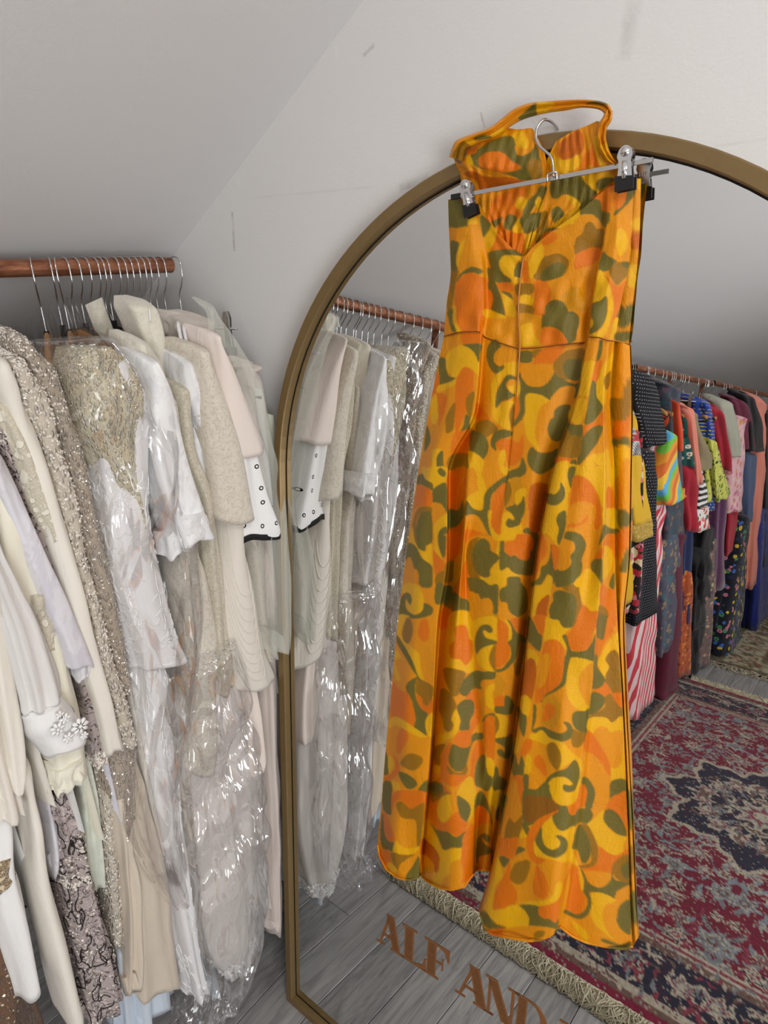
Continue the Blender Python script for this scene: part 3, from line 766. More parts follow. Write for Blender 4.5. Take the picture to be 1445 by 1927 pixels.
(700,1460,5.558): """
G 290,0 360,0 460,60 460,110 400,140 340,110
G 120,70 200,70 210,150 200,260 200,400 150,390 110,330
Y 205,60 260,80 300,150 260,185 215,110
G 480,150 580,40 580,170
D 200,240 240,170 310,150 560,170 560,300 480,310 400,350 280,250 230,300 210,360
M 250,300 310,270 400,345 480,310 550,300 530,560 510,690 470,740 460,480 360,450 300,430
O 210,400 250,350 300,430 450,490 460,600 440,720 370,760 300,720 250,640
D 120,360 160,430 220,580 240,660 220,700 160,660 125,550
G 85,560 110,380 130,590 170,680 230,700 245,730 220,790 160,770 120,770 90,700
Y 245,680 290,720 370,760 500,740 430,820 330,820 220,800
M 200,800 330,830 450,820 350,880 290,950 270,1000 210,900
O 270,1000 300,920 400,860 490,780 430,900 350,1050 270,1050
G 350,1050 420,950 490,840 500,1050 400,1080
D 70,770 160,780 200,850 170,930 90,880
Y 165,910 210,920 260,980 240,1010 190,980
D 610,300 650,160 720,0 1060,0 950,60 890,190 880,190 820,190 820,300 700,500 620,420
M 600,120 620,60 680,60 720,110 750,160 820,190 690,250 620,270
G 610,130 630,70 700,70 750,130 720,190 650,210 610,190
O 720,40 800,150 890,180 950,60 880,110 800,100
Y 940,80 1020,0 1050,50 1090,190 1060,400 1000,480 1030,330 960,240 890,200
D 610,440 700,480 760,490 820,430 900,370 940,440 1000,480 960,600 890,635 820,600 740,580 660,550
Y 680,350 720,230 810,195 825,300 810,430 760,485 700,450
G 890,210 960,240 1020,300 1030,380 990,475 930,430 900,340
Y 530,620 545,480 590,440 620,520 690,650 750,780 930,750 930,880 840,900 810,960 830,1030 750,1080 720,1160 630,1110 640,1020 700,990 690,830 600,720
G 600,480 660,550 740,580 800,590 850,630 900,635 975,580 950,650 935,750 840,750 750,775 690,650
B 520,660 620,720 700,830 690,980 650,1000 560,850 500,830
O 500,840 560,830 640,920 640,1000 620,1100 520,1030
D 930,880 940,750 980,580 1070,520 1070,900 1040,1030 930,1130
O 820,960 870,890 930,890 950,1060 880,1170 750,1150 740,1090 800,1030
G 1080,0 1240,0 1260,100 1210,160 1130,120
G 1070,300 1090,200 1150,160 1210,280 1240,380 1260,520 1200,400 1100,320 1070,420
D 1065,560 1080,350 1130,310 1200,360 1240,440 1220,510 1130,500 1090,560
A 1080,600 1130,510 1230,510 1260,600 1250,740 1160,670 1220,690 1240,640 1170,600 1110,640 1090,740
G 1090,720 1110,640 1170,600 1235,640 1225,690 1190,690 1160,650 1160,690 1250,770 1240,810 1120,850 1100,940 1085,840
Y 1210,180 1270,100 1270,300 1220,270
G 1270,0 1400,40 1380,160 1270,150
Y 1270,170 1370,160 1350,330 1270,330
G 1300,350 1330,320 1320,460 1290,440
G 1370,230 1420,220 1390,350 1350,560 1330,600
D 1330,680 1380,640 1445,700 1445,850 1340,830
G 1330,850 1445,850 1380,960
Y 1230,1120 1300,850 1350,950 1360,1060 1280,1180 1270,1400 1200,1430 1160,1350
D 1260,1390 1300,1190 1400,1000 1445,900 1445,1390 1330,1400
Y 1200,1430 1300,1400 1445,1400 1445,1560 1340,1550 1260,1510
G 1120,1480 1150,1410 1200,1430 1250,1500 1320,1560 1445,1590 1400,1600 1220,1600
D 1200,1610 1445,1600 1445,1680 1220,1640""",
(950,1460,5.558): """
D 60,20 170,0 220,200 190,330 150,230 120,60
O 30,400 100,80 180,380 140,490 60,480
G 190,0 250,0 240,160 210,190
M 0,560 50,440 100,490 190,410 150,640 60,660 0,670
D 0,670 60,650 140,650 100,850 0,840
Y 150,630 180,560 230,630 160,650
G 180,520 200,490 260,560 230,620
G 110,830 140,740 215,770 150,810
G 190,160 330,140 420,60 470,110 500,250 580,310 650,320 720,410 760,350 860,340 920,370 910,450 870,500 780,490 730,530 640,575 560,560 500,470 480,400 350,480 200,500
N 210,220 330,210 420,215 520,280 570,340 480,390 330,470 260,490 200,430
G 560,0 780,0 740,120 700,100 640,40
Y 470,100 500,40 560,10 640,20 710,80 700,105 640,85 605,110 630,160 700,170 740,140 790,0 800,60 740,260 640,310 560,290 480,190
G 605,130 620,90 690,100 750,60 740,140 690,170 630,165
D 660,320 740,270 790,90 830,85 860,140 850,230 840,310 760,350 730,410 680,400
O 880,0 1110,0 1100,240 1040,360 960,420 910,380 910,320 945,200 920,100
G 805,20 860,20 920,100 945,190 920,300 910,340 840,340 850,240 860,160 830,90 800,90
Y 1120,0 1250,0 1240,40 1180,60 1120,50
G 1110,60 1260,40 1270,180 1150,200 1100,240
D 1060,330 1110,230 1190,190 1275,185 1280,600 1240,480 1150,380 1060,350
Y 860,510 950,430 1030,360 1030,440 1080,540 1160,610 1275,635 1240,720 1240,790 1180,830 1090,810 990,740 900,580
G 1030,430 1050,360 1110,350 1180,400 1240,490 1275,625 1180,610 1090,540 1040,480
M 770,510 860,510 940,650 980,800 950,920 860,970 770,940 900,900 890,740 820,560
D 990,740 1090,810 1180,830 1280,760 1290,820 1150,900 1120,1010 1000,1000 860,990 810,980 950,930 985,820
Y 390,530 480,430 520,520 600,580 730,530 700,750 770,930 660,890 540,860 640,800 660,700 610,640 530,625 580,690 550,750 490,770 420,730 390,640
G 730,600 780,510 840,580 890,700 900,820 850,910 800,900 760,780 700,760 720,670
Y 300,760 320,680 390,800 480,850 660,890 600,900 420,860 390,880 330,840
G 320,650 380,530 390,640 420,730 490,770 560,750 580,690 530,625 600,630 655,690 640,790 560,850 480,850 390,800 330,720
D 230,650 260,560 350,450 480,390 570,355 480,430 380,530 310,680 300,780 330,840 420,870 400,910 330,920 260,860 230,760
M 50,1060 90,940 160,890 260,890 250,1000 210,1100 140,1135 80,1110
D 300,1100 320,950 350,950 430,1070 455,1200 420,1280 350,1275 295,1210
D 0,1150 80,1140 130,1260 90,1360 0,1390
Y 140,1350 250,1310 400,1310 500,1250 540,1130 600,1120 590,1220 540,1310 430,1360 300,1360 200,1340
Y 0,1390 120,1350 200,1390 250,1480 240,1580 160,1610 0,1580
G 140,1355 240,1345 360,1370 350,1440 400,1490 470,1500 510,1530 560,1490 540,1610 440,1580 280,1590 250,1570 250,1480 190,1390
D 350,1440 360,1370 440,1350 540,1310 600,1220 620,1110 690,960 560,1480 510,1530 470,1500 400,1490
O 570,1450 600,1250 680,1000 680,1150 640,1390
D 680,960 720,935 770,980 800,1080 790,1180 835,1250 830,1370 780,1440 700,1430 640,1390 680,1150
G 780,950 830,1020 880,1120 980,1165 1060,1140 1110,1030 1120,1000 1140,1070 1200,1100 1310,1090 1310,1150 1180,1200 1140,1285 1040,1240 930,1215 890,1230 910,1340 870,1450 780,1500 690,1470 610,1430 640,1400 720,1440 790,1440 850,1380 860,1290 810,1190 830,1100
Y 770,950 800,1020 825,1130 815,1200 790,1160
O 860,1040 930,1010 1110,1020 1090,1110 1010,1165 930,1150
M 1120,950 1180,870 1300,830 1300,1100 1190,1090 1130,1020
G 1210,970 1260,910 1300,890 1300,1080 1240,1050
Y 900,1240 960,1215 1080,1250 1160,1310 1060,1350 1020,1470 1060,1600 1150,1720 1040,1640 950,1560 890,1440 910,1340
O 1020,1430 1060,1350 1160,1310 1150,1260 1220,1180 1310,1150 1310,1300 1220,1340 1170,1440 1190,1560 1260,1640 1320,1660 1300,1740 1170,1730 1060,1610
G 1170,1490 1200,1360 1310,1310 1320,1645 1230,1620 1180,1550
Y 690,1510 750,1540 860,1640 860,1720 780,1660
G 1010,1730 1030,1700 1200,1760 1330,1740 1280,1800 1150,1780
O 0,1600 240,1570 420,1580 540,1610 500,1640 380,1700 240,1720 0,1670
M 300,1660 340,1620 420,1630 390,1690 320,1700
G 1270,180 1310,190 1330,560 1290,500
M 1300,760 1340,760 1350,1000 1310,1000
G 1310,1240 1370,1240 1385,1540 1320,1500""",
}
RS = 1.0; RX0, RY0, RW, RH = 690, 160, 560, 1660
PIX = np.zeros((RH, RW), np.uint8); KEYS = list(PAL)
PIX[:] = KEYS.index('O')
def fill(poly, val):
    x0, y0 = np.floor(poly.min(0)).astype(int) - 1; x1, y1 = np.ceil(poly.max(0)).astype(int) + 1
    x0, y0 = max(x0, 0), max(y0, 0); x1, y1 = min(x1, RW-1), min(y1, RH-1)
    if x1 <= x0 or y1 <= y0: return
    gx, gy = np.meshgrid(np.arange(x0, x1+1) + .5, np.arange(y0, y1+1) + .5); ins = np.zeros(gx.shape, bool)
    n = len(poly)
    for i in range(n):
        ax, ay = poly[i]; bx, by = poly[(i+1) % n]
        if ay == by: continue
        c = ((ay > gy) != (by > gy)) & (gx < (bx-ax)*(gy-ay)/(by-ay) + ax); ins ^= c
    PIX[y0:y1+1, x0:x1+1][ins] = val
for (ox, oy, sc), txt in PRINT.items():
    for ln in txt.strip().splitlines():
        c, *pts = ln.split()
        P = np.array([[float(v) for v in p.split(',')] for p in pts])
        P = np.stack([ox + P[:, 0]/sc - RX0, oy + P[:, 1]/sc - RY0], 1)
        fill(smooth_closed(P, 5), KEYS.index(c))
PALARR = np.array([PAL[k] for k in KEYS])
RGBP = PALARR[PIX]
for ax in (0, 1):                                          # soften the ink edge by a pixel
    RGBP = (np.roll(RGBP, 1, ax) + 2*RGBP + np.roll(RGBP, -1, ax))/4
def print_col(px, py):
    y = np.clip(np.asarray(py) - RY0 - .5, 0, RH-1.01); x = np.clip(np.asarray(px) - RX0 - .5, 0, RW-1.01)
    i, j = y.astype(int), x.astype(int); v, u = (y-i)[:, None], (x-j)[:, None]
    return (RGBP[i, j]*(1-u) + RGBP[i, j+1]*u)*(1-v) + (RGBP[i+1, j]*(1-u) + RGBP[i+1, j+1]*u)*v

def silk_mat():
    k = NT('printed_silk'); at = k.n('ShaderNodeAttribute', attribute_name='Print'); v = k.coord()
    w = k.noise(k.coord((40, 40, 900)), 1.6, 3, 0.6).outputs[0]
    w2 = k.noise(k.coord((700, 700, 30)), 1.2, 2).outputs[0]
    c = k.noise(k.coord((1, 1, .55)), 22, 5, 0.62, 1.0).outputs[0]
    col = k.mix(k.math('MULTIPLY', w, 0.5), at.outputs[0], k.mix(0.5, at.outputs[0], (0.35, 0.18, 0.01)))
    h = k.math('ADD', k.math('MULTIPLY', k.math('ADD', w, w2), 0.25), k.math('MULTIPLY', c, 1.6))
    k.set(Base_Color=col, Roughness=0.34, Normal=k.bump(h, 0.62, 0.004))
    k.b.inputs['Specular IOR Level'].default_value = 0.34
    return k.m
M_silk = silk_mat()
def sheet(name, rows, parent, nc, nr, wob=0.0, off=(0, 0), seed=0, press=0.62):
    C = np.array(rows, float)                              # rows x cols x (px, py, n)
    if press: C[..., 2] = C[..., 2]*press - 0.0125
    def even(A, n):                                        # parameters spaced evenly along the cloth
        q = np.linspace(0, A.shape[0]-1, A.shape[0]*12); f = pchip(np.arange(A.shape[0]), A, q)
        L = np.hypot(np.hypot(np.diff(f[..., 0], axis=0), np.diff(f[..., 1], axis=0)), np.diff(f[..., 2], axis=0)*500).mean(1)
        c = np.concatenate([[0], np.cumsum(L)]); return np.interp(np.linspace(0, c[-1], n), c, q)
    Ct = np.swapaxes(C, 0, 1); a = np.swapaxes(pchip(np.arange(C.shape[1]), Ct, even(Ct, nc)), 0, 1)
    G = pchip(np.arange(C.shape[0]), a, even(a, nr))
    if wob:
        rg = np.random.RandomState(seed); Y, X = np.meshgrid(np.linspace(0, 1, nr), np.linspace(0, 1, nc), indexing='ij')
        for q in range(10):
            kx, ky, ph = rg.uniform(6, 34), rg.uniform(-9, 9), rg.uniform(0, 6.3)
            G[..., 2] += wob/10**.5*np.sin(kx*X*2 + ky*Y*3 + ph)*(0.4 + Y)
    px, py, n = G[..., 0].ravel(), G[..., 1].ravel(), G[..., 2].ravel()
    D = _f[None] + _r[None]*((px - IMW/2)/FPX)[:, None] - _u[None]*((py - IMH/2)/FPX)[:, None]
    s = ((M0 - CAM) @ MN + n)/(D @ MN); V = CAM + D*s[:, None]
    o = mk(name, V, grid_faces(nr, nc), M_silk, parent)
    col = np.ones((len(V), 4)); col[:, :3] = print_col(px + off[0], py + off[1])
    at = o.data.color_attributes.new('Print', 'FLOAT_COLOR', 'POINT'); at.data.foreach_set('color', col.ravel())
    return o
dress = root('maxi_dress', tuple(on_m(960, 1770, 0.02)), 'orange, yellow and olive swirl print halter maxi dress hung on the mirror', 'dress')
# skirt: rows from waist to hem, columns follow the folds (position, position, height off the mirror)
def R(*c): return list(c)
skirt = [
 R((835,632,.020),(868,624,.040),(905,625,.045),(911,635,.030),(922,640,.030),(945,647,.034),(962,652,.034),(972,655,.034),(978,656,.036),(1040,650,.034),(1103,643,.020),(1107,634,.046),(1122,635,.052),(1136,639,.050),(1146,640,.048),(1156,641,.040)),
 R((808,768,.022),(850,762,.044),(893,766,.046),(899,770,.018),(908,770,.026),(930,772,.036),(950,772,.036),(964,772,.032),(971,772,.036),(1025,772,.036),(1076,772,.014),(1081,768,.050),(1105,766,.058),(1125,766,.054),(1136,766,.052),(1148,766,.042)),
 R((786,892,.022),(813,890,.048),(841,892,.048),(846,894,.006),(872,896,.030),(886,894,.040),(925,894,.034),(952,894,.032),(959,894,.036),(1000,894,.034),(1037,894,.010),(1042,890,.054),(1085,888,.062),(1118,888,.056),(1138,888,.054),(1156,888,.042)),
 R((764,1045,.022),(800,1044,.050),(840,1045,.052),(845,1048,.002),(862,1050,.024),(870,1050,.044),(876,1050,.034),(915,1050,.036),(943,1050,.038),(985,1050,.032),(1008,1050,.004),(1014,1048,.058),(1070,1046,.066),(1110,1046,.054),(1133,1046,.060),(1157,1046,.044)),
 R((748,1175,.022),(785,1175,.052),(822,1175,.054),(828,1176,.000),(845,1176,.022),(860,1176,.046),(884,1176,.032),(912,1176,.038),(938,1176,.038),(972,1176,.030),(992,1176,.002),(998,1174,.060),(1060,1172,.068),(1098,1172,.058),(1123,1172,.054),(1162,1172,.046)),
 R((736,1305,.024),(775,1305,.054),(815,1305,.056),(819,1306,-.002),(828,1306,.020),(852,1306,.050),(894,1306,.030),(914,1306,.040),(932,1306,.038),(960,1306,.030),(978,1306,.000),(985,1304,.062),(1050,1302,.072),(1088,1302,.062),(1112,1302,.052),(1170,1302,.048)),
 R((724,1430,.024),(765,1430,.056),(808,1430,.052),(812,1430,.002),(817,1430,.022),(850,1430,.056),(902,1430,.028),(915,1430,.038),(930,1430,.036),(948,1430,.026),(962,1430,-.002),(969,1428,.064),(1035,1426,.078),(1078,1426,.066),(1100,1426,.050),(1176,1426,.050)),
 R((716,1530,.026),(755,1535,.058),(798,1540,.046),(801,1540,.004),(806,1540,.022),(848,1540,.060),(893,1540,.034),(899,1540,.004),(918,1540,.030),(930,1540,.020),(939,1544,-.004),(946,1546,.066),(1020,1548,.084),(1068,1548,.068),(1086,1548,.050),(1181,1550,.052)),
 R((710,1585,.026),(748,1622,.060),(790,1628,.044),(793,1628,.004),(798,1630,.022),(848,1640,.062),(890,1615,.036),(895,1612,.002),(912,1612,.024),(924,1612,.012),(921,1640,-.004),(926,1652,.064),(1005,1690,.088),(1054,1690,.070),(1066,1690,.048),(1186,1700,.054)),
 R((711,1600,.026),(752,1652,.060),(787,1650,.044),(790,1644,.004),(803,1657,.022),(848,1674,.062),(889,1642,.036),(894,1638,.002),(908,1637,.022),(925,1639,.010),(908,1700,-.002),(905,1718,.062),(975,1767,.088),(1047,1746,.070),(1053,1744,.046),(1190,1782,.054)),
]
# give the lowest lobes a curved lower edge
def refine_hem(rows):
    C = np.array(rows, float); k = 8
    a = np.swapaxes(pchip(np.arange(C.shape[1]), np.swapaxes(C, 0, 1), np.linspace(0, C.shape[1]-1, (C.shape[1]-1)*k+1)), 0, 1)
    hem = [(0,711,1590),(2,714,1610),(4,727,1636),(6,745,1650),(8,757,1654),(12,772,1656),(16,788,1650),(24,791,1644),(28,796,1652),(32,806,1660),(36,826,1671),(40,849,1674),(44,874,1668),(48,889,1646),(56,894,1638),(64,908,1637),(72,925,1639),(80,910,1690),(84,903,1712),(88,905,1722),(90,911,1746),(92,925,1757),(96,968,1766),(98,995,1770),(100,1018,1768),(102,1038,1758),(104,1049,1746),(112,1053,1743),(113,1062,1750),(114,1080,1763),(115,1103,1773),(117,1135,1780),(119,1172,1785),(120,1190,1780)]
    h = np.array(hem, float); q = np.arange(a.shape[1])
    a[-1, :, 0] = np.interp(q, h[:, 0], h[:, 1]); a[-1, :, 1] = np.interp(q, h[:, 0], h[:, 2])
    return a
SK = refine_hem(skirt); SK[0, :, 2] *= .68; SK[1, :, 2] *= .85
for q in range(1, 9): SK[:, -q, 2] -= np.clip(SK[:, -q, 2] - .006, 0, 1)*(1 - (q-1)/8.0)**.6
sk = sheet('skirt', SK, dress, 330, 660, wob=0.0026, seed=3, press=.92)
bk = np.array(SK[:, ::4]).copy(); bk[..., 2] = np.minimum(.1*bk[..., 2] - .002, bk[..., 2]*1.4 - .008)
sil = np.array([(1185,650),(1188,768),(1186,890),(1183,1048),(1172,1176),(1176,1305),(1183,1430),(1189,1550),(1196,1700),(1201,1764)], float)
mid = np.array([(1171,645),(1168,768),(1172,890),(1171,1047),(1167,1175),(1173,1304),(1180,1430),(1185,1550),(1191,1700),(1196,1772)], float)
ext = np.stack([np.concatenate([mid, np.full((10, 1), .010)], 1), np.concatenate([sil, np.full((10, 1), .0)], 1)], 1)
bk = np.concatenate([bk, ext], 1)
bb = sheet('skirt_lining_panel', bk, dress, 150, 200, wob=0.001, seed=5)
# hem roll: a narrow turned edge along the front hem
hemc = SK[-1]; hp = np.array([on_m(x, y, n*.92 - .0115) for x, y, n in hemc])
hv, hf = tube(spline(hp, 400), 0.0022, 6); ho = mk('hem', hv, hf, M_silk, dress)
hx = np.interp(np.linspace(0, 1, 400), np.linspace(0, 1, len(hemc)), hemc[:, 0]); hy = np.interp(np.linspace(0, 1, 400), np.linspace(0, 1, len(hemc)), hemc[:, 1])
hc_ = np.ones((len(hv), 4)); hc_[:, :3] = np.repeat(print_col(hx, hy - 5), 6, axis=0)
ho.data.color_attributes.new('Print', 'FLOAT_COLOR', 'POINT').data.foreach_set('color', hc_.ravel())
# bodice: back of the dress, neckline to waist
bod = [
 R((843,376,.020),(858,373,.036),(878,374,.040),(897,380,.034),(912,402,.030),(932,432,.032),(955,458,.034),(977,478,.034),(985,483,.034),(1010,458,.034),(1050,427,.036),(1090,398,.036),(1132,362,.034),(1146,352,.050),(1162,345,.050),(1178,342,.048),(1192,336,.036)),
 R((845,440,.020),(862,440,.042),(884,442,.046),(900,446,.034),(916,452,.024),(936,466,.032),(956,480,.036),(976,494,.036),(984,500,.038),(1008,490,.036),(1045,470,.038),(1085,452,.036),(1130,436,.024),(1141,430,.054),(1160,425,.056),(1176,420,.050),(1190,415,.036)),
 R((848,508,.020),(864,500,.040),(886,497,.046),(906,502,.040),(918,512,.020),(936,522,.030),(955,529,.036),(972,532,.036),(979,533,.038),(1005,530,.036),(1040,522,.038),(1080,512,.034),(1120,500,.018),(1129,490,.054),(1152,489,.058),(1168,490,.052),(1184,494,.036)),
 R((840,575,.020),(866,572,.040),(892,572,.046),(909,576,.038),(918,582,.022),(938,590,.032),(956,594,.034),(970,595,.034),(976,596,.038),(1005,592,.034),(1040,588,.036),(1078,582,.032),(1110,576,.014),(1116,568,.050),(1136,567,.056),(1152,568,.052),(1168,572,.038)),
 R((835,633,.021),(868,625,.042),(898,624,.046),(907,628,.036),(915,636,.030),(940,645,.034),(958,651,.034),(970,655,.034),(978,657,.037),(1005,655,.034),(1040,651,.035),(1075,647,.030),(1103,644,.018),(1107,634,.047),(1124,635,.053),(1140,640,.051),(1157,642,.041)),
]
bod = np.array(bod); bod[..., 2] *= np.array([.62, .72, .82, .9, 1.0])[:, None]; bod[0, :, 2] += .008; bod[1, :, 2] += .003
for q, w in ((-1, 1), (-2, .5)): bod[:, q, 2] -= np.clip(bod[:, q, 2] - .022, 0, 1)*w
sheet('bodice', bod, dress, 240, 180, wob=0.0016, seed=11)
bk2 = np.array(bod)[:, [0, 2, 4, 8, 12, 14, 16]].copy(); bk2[..., 2] = np.array([.008, .002, .001, .001, .001, .002, .008])
bk2[0, :, 2] += .014; bk2[1, :, 2] += .004
bk2[0, :, 1] += np.array([0, 0, 8, 30, 10, 0, 0])
side = np.array([(1206,336,.014),(1204,430,.004),(1199,500,.002),(1190,580,.002),(1183,647,.002)]); bk2 = np.concatenate([bk2, side[:, None]], 1)
sheet('front_bodice', bk2, dress, 90, 80, off=(0, 0), wob=0.001, seed=12)
# halter panels and neck strap
hl = [
 R((872,262,.026),(905,249,.030),(940,240,.030),(975,243,.032),(998,241,.030),(1006,248,.026),(1010,256,.020)),
 R((852,285,.022),(890,283,.046),(930,276,.050),(970,270,.046),(1000,268,.044),(1015,272,.036),(1022,280,.022)),
 R((856,305,.020),(884,308,.050),(920,312,.056),(960,312,.050),(995,308,.046),(1016,308,.038),(1028,308,.020)),
 R((866,330,.018),(888,322,.046),(918,330,.040),(955,338,.034),(990,342,.034),(1010,342,.030),(1027,342,.018)),
 R((868,352,.016),(890,350,.022),(918,356,.024),(950,366,.022),(985,375,.024),(1005,380,.024),(1020,382,.014)),
 R((872,385,.012),(893,392,.016),(918,400,.018),(945,410,.018),(972,418,.020),(992,420,.020),(1006,420,.012)),
 R((890,430,.010),(910,440,.012),(930,450,.012),(950,465,.012),(968,478,.014),(980,484,.014),(988,486,.010)),
]
hl = np.array(hl); hl[:4, :, 2] += .008
sheet('halter_panel', hl, dress, 90, 130, wob=0.0018, seed=21, press=.5)
hr = [
 R((1046,266,.020),(1062,256,.028),(1080,246,.030),(1098,239,.032),(1112,233,.032),(1124,228,.030),(1132,232,.026)),
 R((1034,290,.020),(1055,286,.034),(1078,280,.040),(1100,274,.038),(1116,270,.044),(1130,268,.038),(1142,272,.028)),
 R((1027,312,.018),(1050,312,.034),(1075,312,.036),(1098,308,.030),(1118,304,.038),(1138,302,.036),(1152,304,.024)),
 R((1026,340,.016),(1050,340,.028),(1075,340,.028),(1096,338,.022),(1115,334,.030),(1138,330,.030),(1164,330,.020)),
 R((1022,372,.014),(1045,374,.022),(1068,376,.022),(1090,374,.018),(1112,370,.022),(1135,366,.020),(1160,360,.014)),
 R((1008,415,.012),(1025,420,.016),(1044,424,.016),(1062,424,.014),(1082,420,.014),(1104,412,.012),(1130,400,.010)),
 R((990,480,.010),(998,482,.012),(1006,482,.012),(1014,478,.012),(1026,470,.012),(1042,460,.010),(1060,450,.008)),
]
hr = np.array(hr); hr[:4, :, 2] += .008
sheet('halter_panel', hr, dress, 90, 130, wob=0.0018, seed=22, press=.5)
def strap(name, pts, seed):                                # (x, y, half width, n) along the strap
    P = np.array(pts, float); rows = []
    t = np.gradient(P[:, :2], axis=0); t /= np.linalg.norm(t, axis=1)[:, None]; nn = np.stack([-t[:, 1], t[:, 0]], 1)
    for (x, y, w, n), (nx, ny) in zip(P, nn):
        rows.append([(x+nx*w*q, y+ny*w*q, n + d) for q, d in ((-1, -.006), (-.6, .004), (-.1, -.001), (.35, .005), (.8, .002), (1, -.006))])
    return sheet(name, rows, dress, 40, 150, wob=0.001, seed=seed, press=1.0)
strap('neck_strap', [(858,300,14,.030),(866,275,13,.034),(892,262,11,.032),(925,250,11,.030),(950,232,11,.026),(975,215,13,.024),(1002,206,13,.022),(1035,201,11,.022),(1065,198,10,.022),(1095,195,8,.022),(1122,197,8,.024),(1140,204,9,.028),(1146,216,8,.032)], 31)
strap('neck_strap', [(1146,207,7,.030),(1143,222,9,.034),(1134,238,9,.034),(1131,258,9,.034),(1136,280,9,.032),(1146,298,7,.030),(1158,308,4,.026)], 32)
# centre zip and seams
def seam(name, pts, r, mat, dn=.003):
    P = [on_m(x, y, n*.62 - .0125 + dn) for x, y, n in pts]; V, F = tube(spline(P, 60), r, 6); return mk(name, V, F, mat, dress)
M_zip = plain('brass_zip', srgb(196, 128, 70), 0.4, 0.3); M_stitch = plain('seam_thread', srgb(120, 62, 14), 0.7)
seam('zip', [(985,484,.026),(980,520,.031),(976,560,.035),(976,600,.039),(978,656,.038),(973,740,.037),(969,800,.037),(965,850,.037),(959,894,.037),(953,930,.037),(947,985,.037)], 0.0011, M_zip)
seam('waist_seam', [(835,633,.022),(868,625,.043),(898,624,.047),(907,628,.037)], 0.0007, M_stitch, .0015)
seam('waist_seam', [(915,636,.032),(940,645,.036),(958,651,.036),(970,655,.036),(977,657,.038)], 0.0007, M_stitch, .0015)
seam('waist_seam', [(980,656,.038),(1005,655,.036),(1040,651,.037),(1075,647,.032),(1100,644,.022)], 0.0007, M_stitch, .0015)
seam('waist_seam', [(1108,634,.049),(1124,635,.055),(1140,640,.053),(1156,642,.043)], 0.0007, M_stitch, .0015)

# ------------------------------------------------------------------ steel clip hanger over the mirror frame
hang = root('clip_hanger', tuple(on_m(1041, 333, .0145)), 'steel skirt hanger with two clips hooked over the mirror top', 'hanger')
hk = [(1041.5,333,.0165),(1041.5,322,.017),(1040,305,.018),(1036,294,.018),(1026,285,.018),(1014,273,.018),(1008.5,256,.017),(1010,243,.015),(1017,231,.012),(1025,225,.008),(1032,226,.002),(1040,231,-.012),(1048,240,-.030),(1053,248,-.040)]
V, F = tube(spline([on_m(*q) for q in hk], 60), 0.0017, 10); mk('hook', V, F, M_steel, hang)
A, B = on_m(852, 371, .0125), on_m(1229, 300.5, .0150)
def strip_bar(A, B, h, th):
    d = (B-A)/np.linalg.norm(B-A); up = np.cross(MN, d); V = []
    for p in (A, B):
        V += [p + up*h + MN*th, p - up*h + MN*th, p - up*h - MN*th, p + up*h - MN*th]
    return V, [(0,1,2,3), (7,6,5,4), (0,4,5,1), (1,5,6,2), (2,6,7,3), (3,7,4,0)]
mk('bar', *strip_bar(A, B, .0024, .0011), M_steel, hang, smooth=False)
d = (B-A)/np.linalg.norm(B-A)
M_rub = plain('black_rubber', srgb(22, 21, 22), 0.55)
mk('bar_tip', *strip_bar(A - d*.002, A + d*.012, .0032, .002), M_rub, hang, smooth=False)
cx = on_m(1041.5, 333, .0148)
for s in (-1, 1):
    V, F = tube(spline([cx + d*s*.006 + MN*.003 + MV*.004, cx + d*s*.006 + MN*.0045, cx + d*s*.006 + MN*.003 - MV*.005], 9), 0.0013, 8)
    mk('hook_bracket', V, F, M_steel, hang)
V, F = tube([cx - d*.006 + MN*.003 + MV*.004, cx + d*.006 + MN*.003 + MV*.004], 0.0013, 8); mk('hook_bracket', V, F, M_steel, hang)
def clip(top, bot, wt, wb, n):
    T_, B_ = on_m(*top, n), on_m(*bot, n); ax = (T_-B_)/np.linalg.norm(T_-B_); sd = np.cross(ax, MN); L = np.linalg.norm(T_-B_)
    outl = []
    for t, w in [(0, wb), (.12, wb*.96), (.3, wb*.8), (.5, wb*.72), (.66, wb*.74), (.74, wt)]: outl.append((t, w))
    arc = [(0.74 + .26*math.sin(a), wt*math.cos(a)) for a in np.linspace(.15, math.pi/2-.01, 8)]
    prof = outl + arc; P = [B_ + ax*L*t + sd*w for t, w in prof] + [B_ + ax*L*t - sd*w for t, w in prof[::-1]]
    V, F = prism(P, MN, .0012); c = mk('clip', V, F, M_chrome, hang, smooth=False)
    V2, F2 = prism([p - MN*.009 for p in P], MN, .0012)
    rib = tube([B_ + ax*L*.2 + MN*.0004, B_ + ax*L*.62 + MN*.0004], wb*.3, 8); dent = tube([B_ + ax*L*.84 - MN*.001, B_ + ax*L*.84 + MN*.0018], [wt*.62, wt*.5], 16)
    c2 = mk('clip_plate', V2, F2, M_chrome, c, smooth=False)
    mk('rib', *rib, M_chrome, c); mk('thumb_dimple', *dent, M_chrome, c)
    sp = [B_ + ax*(L*.6 + .0035*math.cos(a)) - MN*(.007 + .0035*math.sin(a)) + sd*(-wb*.55 + wb*1.1*a/(8*math.pi)) for a in np.linspace(0, 8*math.pi, 90)]
    mk('spring', *tube(sp, .0007, 6), M_steel, c)
    for q in (0.0009, -.0085):
        e = wb*1.08; P = [B_ + ax*.010 + sd*e, B_ + ax*.013 - sd*e, B_ - ax*.003 - sd*e, B_ - ax*.003 + sd*e]
        mk('rubber_tip', *prism([p + MN*q for p in P], MN, .0024), M_rub, c, smooth=False)
clip((872, 338), (884, 401), .0085, .0085, .0195)
clip((1176, 273), (1174, 352), .0085, .0095, .0225)
